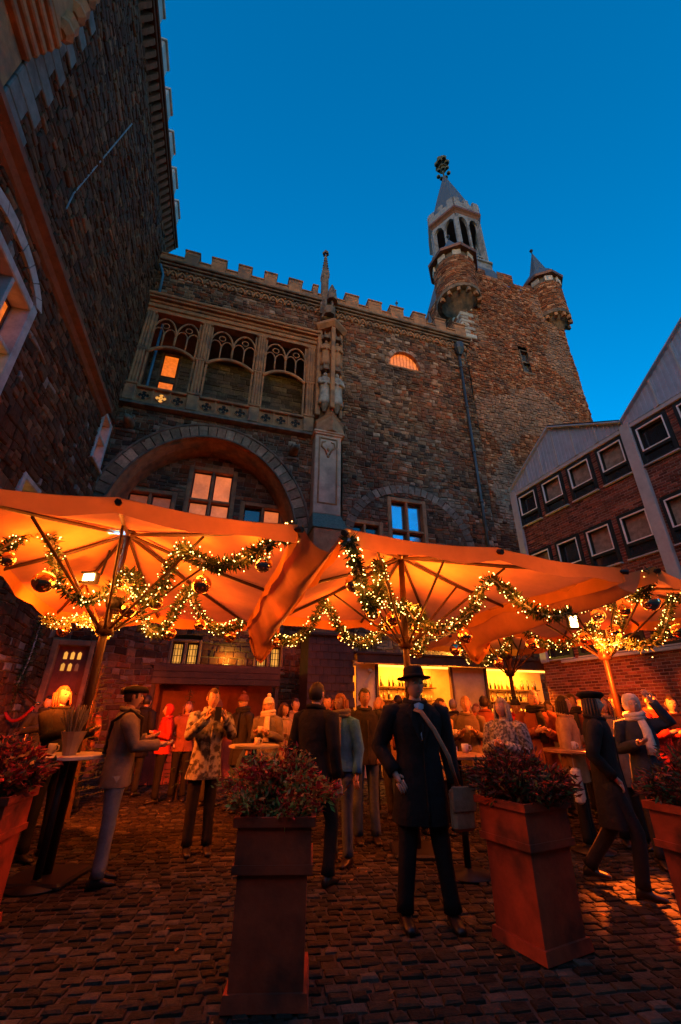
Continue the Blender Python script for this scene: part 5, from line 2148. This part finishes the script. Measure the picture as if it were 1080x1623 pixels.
def person(x, y, yaw, h, label, coat, trousers, hair=None, hair_style='short', hem=.50, flare=1.08, arms=('down', 'down'), legs='stand', hat=None,
           scarf=None, shoes=None, skin=0, head_turn=0, lean=0, girth=1.0, hood=None, shirt=None, female=False, hatmat=None, fingers=True):
    PCOUNT[0] += 1
    pr_ = random.Random(100 + PCOUNT[0])
    root = empty('person', (x, y, .016), yaw)
    tag(root, label, 'person', 'people standing in the market')
    k = h / 1.75
    V_ = lambda a, b, c: Vector((a * k, b * k, c * k))
    sw = (.175 if female else .195) * girth
    Lm = Matrix.Rotation(lean, 4, 'X') if lean else Matrix.Identity(4)
    piv = V_(0, 0, .93)
    UPm = Matrix.Translation(piv) @ Lm @ Matrix.Translation(-piv)
    U3 = lambda a, b, c: UPm @ V_(a, b, c)
    ARM = {'down': ((.06, .03, -.29), (.07, -.04, -.545)), 'pocket': ((.11, .07, -.27), (.01, -.07, -.46)), 'hold': ((.06, .03, -.28), (-.08, -.24, -.20)),
           'phone': ((.06, -.14, -.20), (-.09, -.34, -.02)), 'raise': ((.17, -.05, .03), (.03, -.10, .26)), 'forward': ((.05, -.10, -.26), (.0, -.34, -.25)),
           'cross': ((.09, .0, -.27), (-.16, -.21, -.19))}
    LEG = {'stand': (((.0, -.01), (.0, .0)), ((.0, -.02), (.02, -.03))), 'walk': (((.02, -.16), (.02, -.10)), ((.0, .06), (.0, .34))), 'wide': (((.03, -.02), (.07, .0)), ((.03, -.03), (.08, -.04))),
           'weight': (((.0, -.01), (-.01, .0)), ((.05, -.10), (.08, -.05)))}
    # joints
    vs, es, rs = [], [], []

    def J(p, r_, par=None):
        vs.append(p)
        rs.append(r_ * k if not isinstance(r_, tuple) else (r_[0] * k, r_[1] * k))
        if par is not None:
            es.append((par, len(vs) - 1))
        return len(vs) - 1
    pel = J(V_(0, 0, .95), (.13, .10))
    wa = J(U3(0, 0, 1.10), (.12, .09), pel)
    ch = J(U3(0, 0, 1.30), (.14, .10), wa)
    nb = J(U3(0, .01, 1.46), .07, ch)
    nk = J(U3(0, -.005, 1.535), .052, nb)
    J(U3(0, -.01, 1.60), .045, nk)
    AJ, LJ = [], []
    for i, s in enumerate((-1, 1)):
        sh = U3(s * sw, .0, 1.42)
        e, w_ = ARM[arms[i]]
        ev = UPm.to_3x3() @ V_(s * e[0], e[1], e[2])
        wv = UPm.to_3x3() @ V_(s * w_[0], w_[1], w_[2])
        a = J(sh, .062, ch)
        b = J(sh + ev, .045, a)
        c = J(sh + wv, .030, b)
        d = (wv - ev).normalized()
        c2 = J(sh + wv + d * .055 * k, (.036, .02), c)
        J(sh + wv + d * .09 * k, (.036, .018), c2)
        AJ.append((sh, sh + ev, sh + wv, d))
        kn, an = LEG[legs][i]
        hp = V_(s * .095, 0, .90)
        kp_ = V_(s * (.10 + kn[0]), kn[1], .50)
        ap = V_(s * (.10 + an[0]), an[1], .09 + (.05 if legs == 'walk' and i == 1 else 0))
        a = J(hp, .085, pel)
        b = J(kp_, .055, a)
        c = J(ap, .038, b)
        LJ.append((hp, kp_, ap))
    bv, bfc = skin_mesh(vs, es, rs, 0, 1)
    mb = MB()
    mb.add(bv, bfc)
    # head
    hc = U3(0, -.02, 1.632)
    HM = Matrix.Translation(hc) @ Lm @ Matrix.Rotation(head_turn, 4, 'Z') @ Matrix.Scale(k * (.97 if female else 1.0), 4)
    st_ = len(mb.v)
    mb.loft(HEADROWS, True, True)
    for s in (-1, 1):
        mb.ell((s * .078, .008, .0), (.010, .022, .032), 8, 6)
    mb.m = 1
    for s in (-1, 1):
        mb.ell((s * .030, -.080, .016), (.0125, .011, .0105), 10, 8)
    mb.m = 2
    for s in (-1, 1):
        mb.ell((s * .030, -.0885, .016), (.0055, .004, .0055), 8, 6)
    mb.m = 3
    mb.ell((0, -.096, -.057), (.022, .006, .006), 10, 6)
    mb.m = 0
    mb.xf(HM, st_)
    # fingers
    for i, s in enumerate((-1, 1)):
        sh, el, wr, d = AJ[i]
        side = d.cross(Vector((0, 1, 0)) if abs(d.y) < .8 else Vector((0, 0, 1))).normalized()
        nrm = side.cross(d).normalized()
        pal_ = wr + d * .09 * k
        if fingers:
            for f_, (o_, l_) in enumerate(((-.027, .060), (-.009, .072), (.009, .067), (.026, .052))):
                b0 = pal_ + side * o_ * k
                p1 = b0 + (d * .5 + nrm * .12).normalized() * l_ * .45 * k
                p2 = p1 + (d * .8 + nrm * .6).normalized() * l_ * .33 * k
                p3 = p2 + (d * .4 + nrm * .9).normalized() * l_ * .25 * k
                mb.tube([b0 - d * .02 * k, b0, p1, p2, p3], [.009 * k, .0095 * k, .009 * k, .0085 * k, .006 * k], 6)
            t0_ = wr + d * .035 * k + side * (-s) * .028 * k
            t1_ = t0_ + (d * .6 + side * (-s) * .6 + nrm * .4).normalized() * .038 * k
            mb.tube([t0_ - d * .01, t0_, t1_, t1_ + (d * .9 + nrm * .4).normalized() * .028 * k], [.012 * k, .012 * k, .0105 * k, .007 * k], 6)
    mb.build('body', [SKIN[skin], EYE, IRIS, LIP], root, smooth=True)
    # trousers
    mb = MB()
    rings = []
    for z, rx, ry in ((1.05, .150, .115), (.98, .165, .125), (.90, .172, .13), (.84, .168, .128)):
        rings.append([V_(rx * girth * math.cos(2 * PI * j / 20), ry * girth * math.sin(2 * PI * j / 20), z) for j in range(20)])
    mb.loft(rings, True, True)
    for (hp, kp_, ap) in LJ:
        pts = [lerp(hp, kp_, t) for t in (0, .3, .6)] + [kp_] + [lerp(kp_, ap, t) for t in (.3, .6, .85, 1.02)]
        rr = [.098, .09, .076, .066, .064, .06, .06, .064]
        rr = [r_ * k * girth * (1 + pr_.uniform(-.04, .05)) for r_ in rr]
        mb.tube(pts, rr, 12)
    mb.build('trousers', trousers, root, smooth=True)
    # shoes
    for (hp, kp_, ap) in LJ:
        mb = MB()
        rings = []
        for yy, w_, hh in ((.075, .022, .05), (.06, .036, .085), (.02, .040, .105), (-.04, .042, .085), (-.09, .046, .06), (-.14, .043, .05), (-.175, .028, .035)):
            rings.append([(ap.x + w_ * k * math.cos(2 * PI * j / 12), ap.y + yy * k, max(0, (ap.z - .09 * k)) + hh * k * .5 + hh * k * .5 * math.sin(2 * PI * j / 12)) for j in range(12)])
        mb.loft(rings, True, True)
        mb.build('shoe', shoes or M_shoe, root, smooth=True)
    # coat: body shell and sleeves
    mb = MB()
    rings = []
    prof = [(hem, .185 * flare * 1.05, .145 * flare), (hem + .02, .186 * flare * 1.05, .147 * flare), (lerp(hem, 1.0, .5), .185 * (flare * .5 + .5), .145 * (flare * .5 + .5)), (1.0, .178, .140), (1.10, .168 if not female else .155, .132),
            (1.22, .186, .140), (1.32, .200, .142), (1.40, .205, .132), (1.45, .165, .115), (1.485, .105, .095), (1.50, .078, .082)]
    if hem > .95:
        prof = [p for p in prof if p[0] >= hem - .001 and not (p[0] in (1.0,) and hem > 1.0)]
        prof = [(hem, .172 * girth, .138)] + [p for p in prof if p[0] > hem + .04]
    n_ = 28
    for z, rx, ry in prof:
        row = []
        for j in range(n_):
            a = 2 * PI * j / n_
            low = max(0, min(1, (1.1 - z) / .5))
            fold = 1 + .05 * low * math.sin(a * 5 + PCOUNT[0]) + .03 * low * math.sin(a * 9 + 2) + .03 * noise.noise(Vector((math.cos(a) * 2, math.sin(a) * 2, z * 6 + PCOUNT[0])))
            wid = girth * (sw / .195 if z > 1.25 else 1)
            p = V_(rx * wid * fold * math.cos(a), ry * girth * fold * math.sin(a) * (1.0), z)
            row.append(UPm @ p if z > .95 else (UPm @ p if lean and z > .9 else p))
        rings.append(row)
    mb.loft(rings, False, True)
    for i, s in enumerate((-1, 1)):
        sh, el, wr, d = AJ[i]
        s0_ = sh + (UPm.to_3x3() @ V_(-s * .06, 0, .0))
        pts = [s0_, sh + (UPm.to_3x3() @ V_(s * .012, 0, -.02)), lerp(sh, el, .35), lerp(sh, el, .7), el, lerp(el, wr, .35), lerp(el, wr, .7), lerp(el, wr, .98)]
        rr = [.075, .082, .075, .069, .066, .060, .055, .056]
        rr = [r_ * k * girth * (1 + pr_.uniform(-.05, .06)) for r_ in rr]
        mb.tube(pts, rr, 12)
    # collar
    cr = []
    for q in range(18):
        a = 2 * PI * q / 18
        cr.append(U3(.085 * math.cos(a), .088 * math.sin(a) - .005, 1.50 + .02 * math.sin(a)))
    mb.tube(cr, .026 * k, 8, closed=True)
    mb.build('coat', coat, root, smooth=True)
    # front edge and buttons
    mb = MB()
    pts = []
    for z in [hem + .02 + (1.40 - hem) * t for t in (0, .15, .3, .45, .6, .75, .88)]:
        ry = .145
        for a_, b_ in zip(prof, prof[1:]):
            if a_[0] <= z <= b_[0]:
                ry = lerp(a_[2], b_[2], (z - a_[0]) / (b_[0] - a_[0]))
        pts.append((UPm @ V_(.012, -ry * girth * 1.02 - .002, z)) if z > .9 else V_(.012, -ry * girth * 1.03 - .002, z))
    mb.tube(pts, .011 * k, 6, flat=.6)
    mb.build('coat_front', coat, root, smooth=True)
    if shirt:
        mb = MB()
        a, b, c = U3(-.045, -.118, 1.475), U3(.045, -.118, 1.475), U3(.0, -.160, 1.20)
        e = U3(0, -.128, 1.49)
        mb.add([a, b, c, e, a + Vector((0, .05, 0)), b + Vector((0, .05, 0)), c + Vector((0, .05, 0))], [(0, 2, 3), (3, 2, 1), (0, 4, 6, 2), (2, 6, 5, 1)])
        mb.build('shirt', shirt, root)
        for s in (-1, 1):
            mb = MB()
            P_ = [U3(s * .05, -.120, 1.50), U3(s * .115, -.118, 1.42), U3(s * .085, -.148, 1.36), U3(s * .07, -.152, 1.30), U3(s * .004, -.170, 1.16), U3(s * .03, -.150, 1.32)]
            q_ = [p + Vector((0, -.010, 0)) for p in P_]
            mb.add(P_ + q_, [(0, 1, 2, 3, 4, 5), (11, 10, 9, 8, 7, 6)] + [(i, i + 6, (i + 1) % 6 + 6, (i + 1) % 6) for i in range(6)])
            mb.build('lapel', coat, root)
    # hair
    if hair:
        mb = MB()
        rows = []
        for r_ in HEADROWS[7:]:
            rows.append([Vector((p.x * 1.10, p.y * 1.10 + .004, p.z * 1.07 + .004)) for p in r_])
        nu = len(rows[0])
        vs2, fs2 = [p for r_ in rows for p in r_], []
        for i in range(len(rows) - 1):
            for j in range(nu):
                jj = (j + 1) % nu
                c = (rows[i][j] + rows[i + 1][jj]) / 2
                front = -c.y
                face = front > .035 and c.z < .062 + .02 * abs(c.x) / .07 and abs(c.x) < .075
                low = c.z < -.02 and front > -.02
                if not face and not low:
                    fs2.append((i * nu + j, i * nu + jj, (i + 1) * nu + jj, (i + 1) * nu + j))
        fs2.append(tuple((len(rows) - 1) * nu + j for j in range(nu)))
        for p in vs2:
            p += p.normalized() * (.006 * noise.noise(p * 60) + .004 * math.sin(p.x * 260 + p.y * 90))
        mb.add(vs2, fs2)
        if hair_style in ('long', 'mid'):
            bot = -.30 if hair_style == 'long' else -.15
            rr = []
            for t in range(9):
                z = lerp(.03, bot, t / 8)
                row = []
                for j in range(15):
                    a = lerp(-.62, PI + .62, j / 14)
                    wv = 1 + .05 * math.sin(j * 2.1 + t * .8)
                    ox = .088 * (1 + .15 * t / 8) * wv
                    row.append(Vector((ox * math.cos(a), (.090 + .02 * t / 8) * math.sin(a) * wv + .01, z)))
                rr.append(row)
            inner_ = [[Vector((p.x * .85, p.y * .85, p.z)) for p in r_] for r_ in rr][::-1]
            mb.loft(rr + inner_, closed=False)
            for q in range(14):
                a = lerp(-.5, PI + .5, q / 13)
                mb.tube([Vector((.09 * math.cos(a), .092 * math.sin(a) + .01, .05)), Vector((.098 * math.cos(a), .10 * math.sin(a) + .01, bot * .5)), Vector((.10 * math.cos(a + .05), .11 * math.sin(a) + .01, bot - .03 * (q % 3)))], [.014, .016, .005], 5)
        if hair_style == 'bun':
            mb.ell((0, .115, .06), (.04, .04, .04), 10, 8)
        mb.xf(HM)
        mb.build('hair', hair, root, smooth=True)
    if hat:
        mb = MB()
        if hat == 'fedora':
            prof_ = [(.155, .056), (.158, .060), (.098, .062), (.096, .075), (.092, .135), (.080, .158), (.05, .160), (.02, .148)]
            mb.lathe(prof_, 28, (0, .004, 0), sx=.94, sy=1.12)
            mb.xf(Matrix.Rotation(R(-4), 4, 'X'))
            st2 = len(mb.v)
            mb.lathe([(.098, .064), (.1005, .066), (.0985, .088), (.096, .088)], 28, (0, .004, 0), sx=.945, sy=1.125)
            mb.xf(Matrix.Rotation(R(-4), 4, 'X'), st2)
        elif hat == 'beanie':
            rings = []
            for r_, z in ((.086, .028), (.093, .03), (.095, .065), (.088, .068), (.088, .09), (.07, .125), (.04, .145), (.01, .15)):
                rings.append([((r_ + .002 * math.sin(j * PI)) * math.cos(2 * PI * j / 36), (r_ * 1.15 + .002 * math.sin(j * PI)) * math.sin(2 * PI * j / 36) + .004, z) for j in range(36)])
            mb.loft(rings, True, True)
            mb.ell((0, .0, .175), (.038, .038, .036), 12, 8)
        elif hat == 'beret':
            mb.lathe([(.082, .05), (.10, .06), (.135, .09), (.12, .115), (.06, .128), (.01, .13), (.0, .145)], 24, (.0, .012, 0), sx=1, sy=1.1)
            mb.xf(Matrix.Rotation(R(8), 4, 'Y'))
        elif hat == 'flat':
            mb.lathe([(.085, .045), (.115, .055), (.118, .075), (.09, .11), (.03, .12)], 24, (0, -.01, 0), sx=.95, sy=1.2)
            mb.ell((0, -.115, .05), (.06, .045, .008), 12, 6)
        elif hat == 'wrap':
            mb.lathe([(.095, -.05), (.104, -.02), (.108, .04), (.100, .09), (.07, .135), (.02, .15)], 22, (0, .022, 0), sx=.95, sy=1.02)
            mb.v = [Vector((p.x, max(p.y, -.055 if p.z < .06 else p.y), p.z)) for p in mb.v]
        mb.xf(HM)
        mb.build('hat', hatmat or coat, root, smooth=True)
    if hood:
        mb = MB()
        rows = []
        for r_ in HEADROWS[3:]:
            rows.append([Vector((p.x * 1.30, p.y * 1.28 + .018, p.z * 1.16 + .008)) for p in r_])
        nu = len(rows[0])
        vs2, fs2 = [p for r_ in rows for p in r_], []
        for i in range(len(rows) - 1):
            for j in range(nu):
                jj = (j + 1) % nu
                c = (rows[i][j] + rows[i + 1][jj]) / 2
                if not (-c.y > .045 and c.z < .085):
                    fs2.append((i * nu + j, i * nu + jj, (i + 1) * nu + jj, (i + 1) * nu + j))
        fs2.append(tuple((len(rows) - 1) * nu + j for j in range(nu)))
        mb.add(vs2, fs2)
        mb.xf(HM)
        mb.build('hood', hood, root, smooth=True)
    if scarf:
        mb = MB()
        for q, (r_, z, th) in enumerate(((.092, 1.505, .036), (.098, 1.535, .034), (.10, 1.485, .03))):
            pts = [U3(r_ * math.cos(2 * PI * j / 18 + q), (r_ * 1.05) * math.sin(2 * PI * j / 18 + q) - .008, z + .016 * math.sin(2 * PI * j / 18 + q * 2)) for j in range(18)]
            mb.tube(pts, th * k, 8, closed=True)
        mb.tube([U3(.03, -.115, 1.47), U3(.045, -.165, 1.36), U3(.05, -.175, 1.2), U3(.045, -.172, 1.1)], [.045 * k, .05 * k, .055 * k, .055 * k], 8, flat=.35)
        mb.build('scarf', scarf, root, smooth=True)
    return root, AJ


M_shoe = mat('dark leather', (.02, .015, .012), .4, 8, .3)
C_black = cloth('black wool', (.018, .017, .017))
C_dark = cloth('charcoal', (.035, .034, .036))
C_navy = cloth('navy', (.03, .04, .06))
C_grey = cloth('grey wool', (.16, .155, .15))
C_taupe = cloth('taupe', (.17, .14, .11))
C_red = cloth('red padded', (.50, .035, .02), bump=.5, bs=22)
C_tan = cloth('tan', (.34, .22, .12))
C_beige = cloth('beige', (.40, .32, .24))
C_blue = cloth('bright blue', (.05, .20, .42))
C_white = cloth('cream wool', (.62, .55, .47), bump=.5, bs=40)
C_jean = cloth('denim', (.06, .09, .14))
C_jeanl = cloth('pale denim', (.16, .18, .20))
C_rust = cloth('rust', (.22, .07, .04))
P_fur = pattern('mottled blue grey', (.30, .31, .33), (.06, .06, .075), 7)
P_poncho = pattern('woven grey', (.32, .31, .31), (.08, .08, .09), 16)
H_brown = mat('brown hair', (.055, .03, .018), .6, 40, .4)
H_dark = mat('dark hair', (.018, .013, .01), .6, 40, .4)
H_red = mat('auburn hair', (.20, .07, .03), .6, 40, .4)
H_blond = mat('blond hair', (.38, .24, .12), .6, 40, .4)
H_grey = mat('grey hair', (.22, .20, .18), .6, 40, .4)
SHIRT = cloth('pale blue shirt', (.40, .50, .62))


def bag(P, rz, w_, h_, d_, mt, label, strap=None, name='shoulder_bag', flap=True):
    root = empty(name, P, rz)
    tag(root, label, 'bag')
    mb = MB()
    mb.box(-w_ / 2, w_ / 2, -d_ / 2, d_ / 2, -h_, 0, .025)
    mb.build('pouch', mt, root)
    if flap:
        mb = MB()
        mb.box(-w_ / 2 - .004, w_ / 2 + .004, -d_ / 2 - .012, -d_ / 2 + .01, -h_ * .55, .008, .005)
        mb.build('flap', mt, root)
    if strap:
        mb = MB()
        mb.tube(strap, .02, 6, flat=.22)
        mb.build('strap', mt, root, smooth=True)
    return root


px_ = lambda u, y: (u - 540) / 745.0 * y
ps = []
P1, A1 = person(.69, 4.24, R(6), 1.80, 'man in a long black coat, black hat and pale shirt, standing in the middle foreground', C_black, C_black, H_grey, 'short', hem=.62, flare=1.12,
                arms=('pocket', 'down'), legs='wide', hat='fedora', shirt=SHIRT, head_turn=R(8), girth=1.08)
P2, A2 = person(px_(207, 5.0), 5.0, R(118), 1.70, 'woman in a grey taupe jacket and pale trousers seen from the side, at left', C_taupe, C_jeanl, H_brown, 'bun', hem=.80, flare=1.02,
                arms=('forward', 'hold'), hat='flat', hatmat=C_black, female=True, legs='stand')
P3, A3 = person(px_(108, 5.75), 5.75, R(70), 1.74, 'person with auburn hair in a black jacket leaning over at far left', C_black, C_black, H_red, 'mid', hem=.85, arms=('forward', 'forward'), lean=R(-12), female=True)
P4, A4 = person(px_(270, 9.0), 9.0, R(-60), 1.58, 'person in a bright red hooded jacket before the dark stall', C_red, C_black, None, hem=.84, arms=('hold', 'hold'), hood=C_red, female=True, fingers=False)
P5, A5 = person(px_(338, 6.0), 6.0, R(25), 1.72, 'person in a mottled blue grey coat holding up a phone', P_fur, C_black, H_brown, 'short', hem=.74, flare=1.1, arms=('phone', 'phone'), legs='stand')
P6, A6 = person(px_(428, 7.6), 7.6, R(-12), 1.66, 'person in a cream bobble hat and cream scarf with grey coat', C_grey, C_dark, H_blond, 'long', hem=.72, arms=('hold', 'hold'), hat='beanie', hatmat=C_white, scarf=C_white, female=True)
P7, A7 = person(px_(503, 5.0), 5.0, R(148), 1.74, 'dark haired man in a black jacket seen from behind, walking', C_black, C_black, H_dark, 'short', hem=.86, arms=('down', 'down'), legs='walk')
P8, A8 = person(px_(543, 5.7), 5.7, R(-30), 1.66, 'woman in a bright blue jacket and jeans, with auburn hair', C_blue, C_jean, H_red, 'mid', hem=.90, arms=('pocket', 'down'), female=True, scarf=C_grey)
P9, A9 = person(px_(580, 6.5), 6.5, R(10), 1.76, 'man in a charcoal jacket and blue jeans behind the woman in blue', C_dark, C_jean, H_dark, 'short', hem=.84, arms=('pocket', 'pocket'), skin=1)
P10, A10 = person(px_(800, 5.5), 5.5, R(-48), 1.62, 'woman with long grey blond hair in a woven grey poncho behind a planter', P_poncho, C_dark, H_grey, 'long', hem=.78, flare=1.5, arms=('cross', 'hold'), female=True, girth=1.08)
P11, A11 = person(px_(700, 7.0), 7.0, R(40), 1.66, 'woman with long brown hair in a beige coat by the wooden table', C_beige, C_dark, H_brown, 'long', hem=.66, arms=('hold', 'down'), female=True)
P12, A12 = person(px_(742, 7.4), 7.4, R(-15), 1.70, 'person in a plain taupe coat behind the wooden table', C_taupe, C_dark, H_blond, 'short', hem=.70, arms=('hold', 'hold'))
P13, A13 = person(px_(772, 8.2), 8.2, R(170), 1.74, 'dark haired person in a rust jacket facing the bar', C_rust, C_dark, H_dark, 'short', hem=.84, arms=('hold', 'forward'))
P14, A14 = person(px_(852, 6.7), 6.7, R(-20), 1.76, 'grey haired person with a thick black scarf in a rust coat', C_rust, C_dark, H_grey, 'short', hem=.75, arms=('cross', 'hold'), scarf=C_black)
P15, A15 = person(px_(897, 6.3), 6.3, R(60), 1.68, 'dark haired woman in a tan coat with a pale bag', C_tan, C_black, H_dark, 'mid', hem=.72, arms=('down', 'hold'), female=True)
P16, A16 = person(px_(943, 4.9), 4.9, R(58), 1.66, 'woman in a long black coat and black beret walking to the right', C_black, C_black, H_brown, 'mid', hem=.52, flare=1.12, arms=('pocket', 'pocket'), legs='walk', hat='beret', hatmat=C_black, female=True)
P17, A17 = person(px_(1008, 5.6), 5.6, R(-18), 1.66, 'woman in a white head wrap and white scarf raising one arm at right', C_navy, C_dark, None, hem=.72, arms=('hold', 'raise'), hat='wrap', hatmat=C_white, scarf=C_white, female=True)
P18, A18 = person(px_(1072, 7.2), 7.2, R(-30), 1.72, 'person in a rust coat at the right edge before the brick wall', C_rust, C_dark, H_dark, 'short', hem=.75, arms=('hold', 'down'))
P19, A19 = person(px_(470, 9.0), 9.0, R(30), 1.70, 'person in a tan coat in the back before the dark stall', C_tan, C_dark, H_brown, 'short', hem=.72, arms=('hold', 'hold'), fingers=False)
P20, A20 = person(px_(345, 8.6), 8.6, R(150), 1.68, 'person with auburn hair in a charcoal coat facing the stall', C_dark, C_dark, H_red, 'mid', hem=.70, arms=('forward', 'hold'), female=True, fingers=False)
P21, A21 = person(px_(668, 8.8), 8.8, R(175), 1.74, 'person in a rust coat at the bar with back turned, beside a woman in red', C_rust, C_dark, H_brown, 'short', hem=.74, arms=('forward', 'forward'), fingers=False)
P22, A22 = person(px_(706, 8.9), 8.9, R(20), 1.62, 'woman in a red jacket at the left bar shelf', C_red, C_dark, H_blond, 'long', hem=.82, arms=('hold', 'hold'), female=True, fingers=False)
P23, A23 = person(px_(985, 7.6), 7.6, R(200), 1.78, 'tall man in a black coat with back turned, before the brick wall', C_black, C_dark, H_dark, 'short', hem=.62, arms=('pocket', 'down'), fingers=False)
P24, A24 = person(px_(925, 8.2), 8.2, R(-10), 1.68, 'blond person in a beige coat far right of the bar', C_beige, C_dark, H_blond, 'short', hem=.74, arms=('hold', 'down'), fingers=False)

CROWD = [(75, 8.6, 40, 1.70, C_dark, H_dark, 'short', 'person in a charcoal coat near the foot of the door steps', None, None),
         (150, 8.2, -30, 1.66, C_rust, H_brown, 'long', 'long haired woman in a rust coat by the little fir tree', None, None),
         (232, 9.6, 160, 1.76, C_black, H_dark, 'short', 'man in a black coat facing the stall left of the red jacket', None, None),
         (300, 9.2, 20, 1.64, C_rust, H_red, 'mid', 'auburn haired woman in rust right of the red jacket', None, None),
         (388, 8.4, -40, 1.72, C_dark, None, None, 'person in charcoal with a rust beanie behind the bobble hat', 'beanie', C_rust),
         (452, 8.0, 35, 1.60, C_beige, H_brown, 'mid', 'small woman in a beige coat left of the hut', None, None),
         (522, 8.4, -10, 1.74, C_red, H_dark, 'short', 'dark haired man in red before the shingled hut', None, None),
         (604, 8.0, -25, 1.70, C_black, H_blond, 'long', 'blond woman in black at the left end of the bar', None, None),
         (634, 9.2, 170, 1.78, C_tan, H_dark, 'short', 'man in tan with back turned at the bar counter', None, None),
         (722, 9.4, 185, 1.72, C_dark, H_grey, 'short', 'grey haired man in charcoal at the bar between the shelves', None, None),
         (758, 9.3, 5, 1.64, C_tan, H_red, 'long', 'auburn woman in tan before the bar panel', None, None),
         (822, 9.0, -15, 1.70, C_red, None, None, 'person in red with a charcoal beanie before the right bar shelf', 'beanie', C_dark),
         (872, 8.2, 30, 1.66, C_grey, H_brown, 'long', 'brown haired woman in grey before the right bar shelf', None, None),
         (912, 7.2, -35, 1.74, C_rust, H_brown, 'short', 'man in rust just left of the black beret', None, None),
         (962, 6.4, -20, 1.68, C_taupe, H_red, 'mid', 'auburn woman in taupe behind the black beret', None, None),
         (1038, 6.9, 25, 1.76, C_red, H_dark, 'short', 'dark haired man in red behind the white head wrap', None, None),
         (648, 6.9, 30, 1.58, C_rust, H_brown, 'long', 'small woman in rust just behind the man in a hat', None, None)]
for u, y, yw, h_, ct_, hr_, hst, lab, ht, hm in CROWD:
    person(px_(u, y), y, R(yw), h_, lab, ct_, rnd.choice((C_dark, C_black, C_jean)), hr_, hst or 'short', hem=rnd.choice((.66, .74, .84)), arms=rnd.choice((('hold', 'hold'), ('hold', 'down'), ('pocket', 'hold'), ('cross', 'hold'))),
           hat=ht, hatmat=hm, female=hst in ('long', 'mid'), fingers=False, legs=rnd.choice(('stand', 'weight')), head_turn=R(rnd.uniform(-25, 25)), scarf=rnd.choice((None, None, C_dark, C_beige)))

# things the people carry
fm = frame_of(P1)
bag(fm @ Vector((.30, -.14, .90)), R(20), .21, .30, .08, cloth('tan canvas', (.28, .18, .11)), 'beige shoulder bag hanging at the side of the man in black',
    strap=[(-.02, .0, -.02), (-.12, -.055, .22), (-.24, -.06, .42), (-.31, .02, .56), (-.36, .12, .585), (-.30, .22, .50), (-.1, .22, .2), (.05, .06, -.02)])
fm = frame_of(P2)
bag(fm @ Vector((.24, -.02, .90)), R(118), .22, .18, .09, mat('black leather', (.02, .018, .016), .35, 8, .3), 'small black crossbody bag on the woman in taupe',
    strap=[(0, 0, 0), (-.10, -.16, .22), (-.32, -.12, .48), (-.40, .02, .56), (-.34, .16, .45), (-.12, .17, .16), (.0, .02, .0)], name='crossbody_bag')
fm = frame_of(P15)
bag(fm @ Vector((-.27, -.02, .86)), R(60), .34, .36, .10, C_white, 'pale cloth bag carried by the woman in tan', strap=[(-.1, 0, 0), (-.06, 0, .14), (0, .0, .17), (.06, 0, .14), (.1, 0, 0)], name='tote_bag', flap=False)
fm = frame_of(P5)
ph = MB()
ph.box(-.04, .04, -.006, .006, -.075, .075, .004)
o = ph.build('phone', M_iron, None)
o.location = fm @ Vector((0, -.44, 1.43))
o.rotation_euler = (R(-8), 0, R(25))
tag(o, 'dark phone held up by the person in the mottled coat', 'phone')
for (P_, off, lab) in ((P6, (.0, -.30, 1.17), 'white mug held by the person in the bobble hat'), (P11, (-.08, -.29, 1.16), 'white mug held by the woman in beige'), (P12, (.0, -.31, 1.20), 'white mug held by the person in plain taupe')):
    mb = MB()
    mb.lathe([(.035, 0), (.04, .09), (.036, .09), (.032, .01)], 14)
    o = mb.build('mug', cupm, None, smooth=True)
    o.location = frame_of(P_) @ Vector(off)
    tag(o, lab, 'mug')
    mb = MB()
    mb.tube([(.038, 0, .075), (.065, 0, .07), (.068, 0, .035), (.037, 0, .02)], .007, 6)
    mb.build('handle', cupm, o, smooth=True)

# ------------------------------------------------------------------ fallen leaves
mb = MB()
for k in range(260):
    x, y = rnd.uniform(-5, 6), rnd.uniform(1.8, 10)
    a = rnd.uniform(0, 6.28)
    l = rnd.uniform(.012, .03)
    mb.cur = pick([(.12, .05, .02), (.16, .08, .03), (.08, .05, .025)])
    d, s_ = Vector((math.cos(a), math.sin(a), rnd.uniform(-.1, .3))), Vector((-math.sin(a), math.cos(a), rnd.uniform(-.2, .2)))
    p = Vector((x, y, .026))
    mb.add([p - d * l, p + s_ * l * .5, p + d * l, p - s_ * l * .5], [(0, 1, 2), (0, 2, 3)])
o = mb.build('fallen_leaves', M_leaf, None, kind='stuff')
tag(o, 'small dry brown leaves scattered over the paving', 'leaves', kind='stuff')
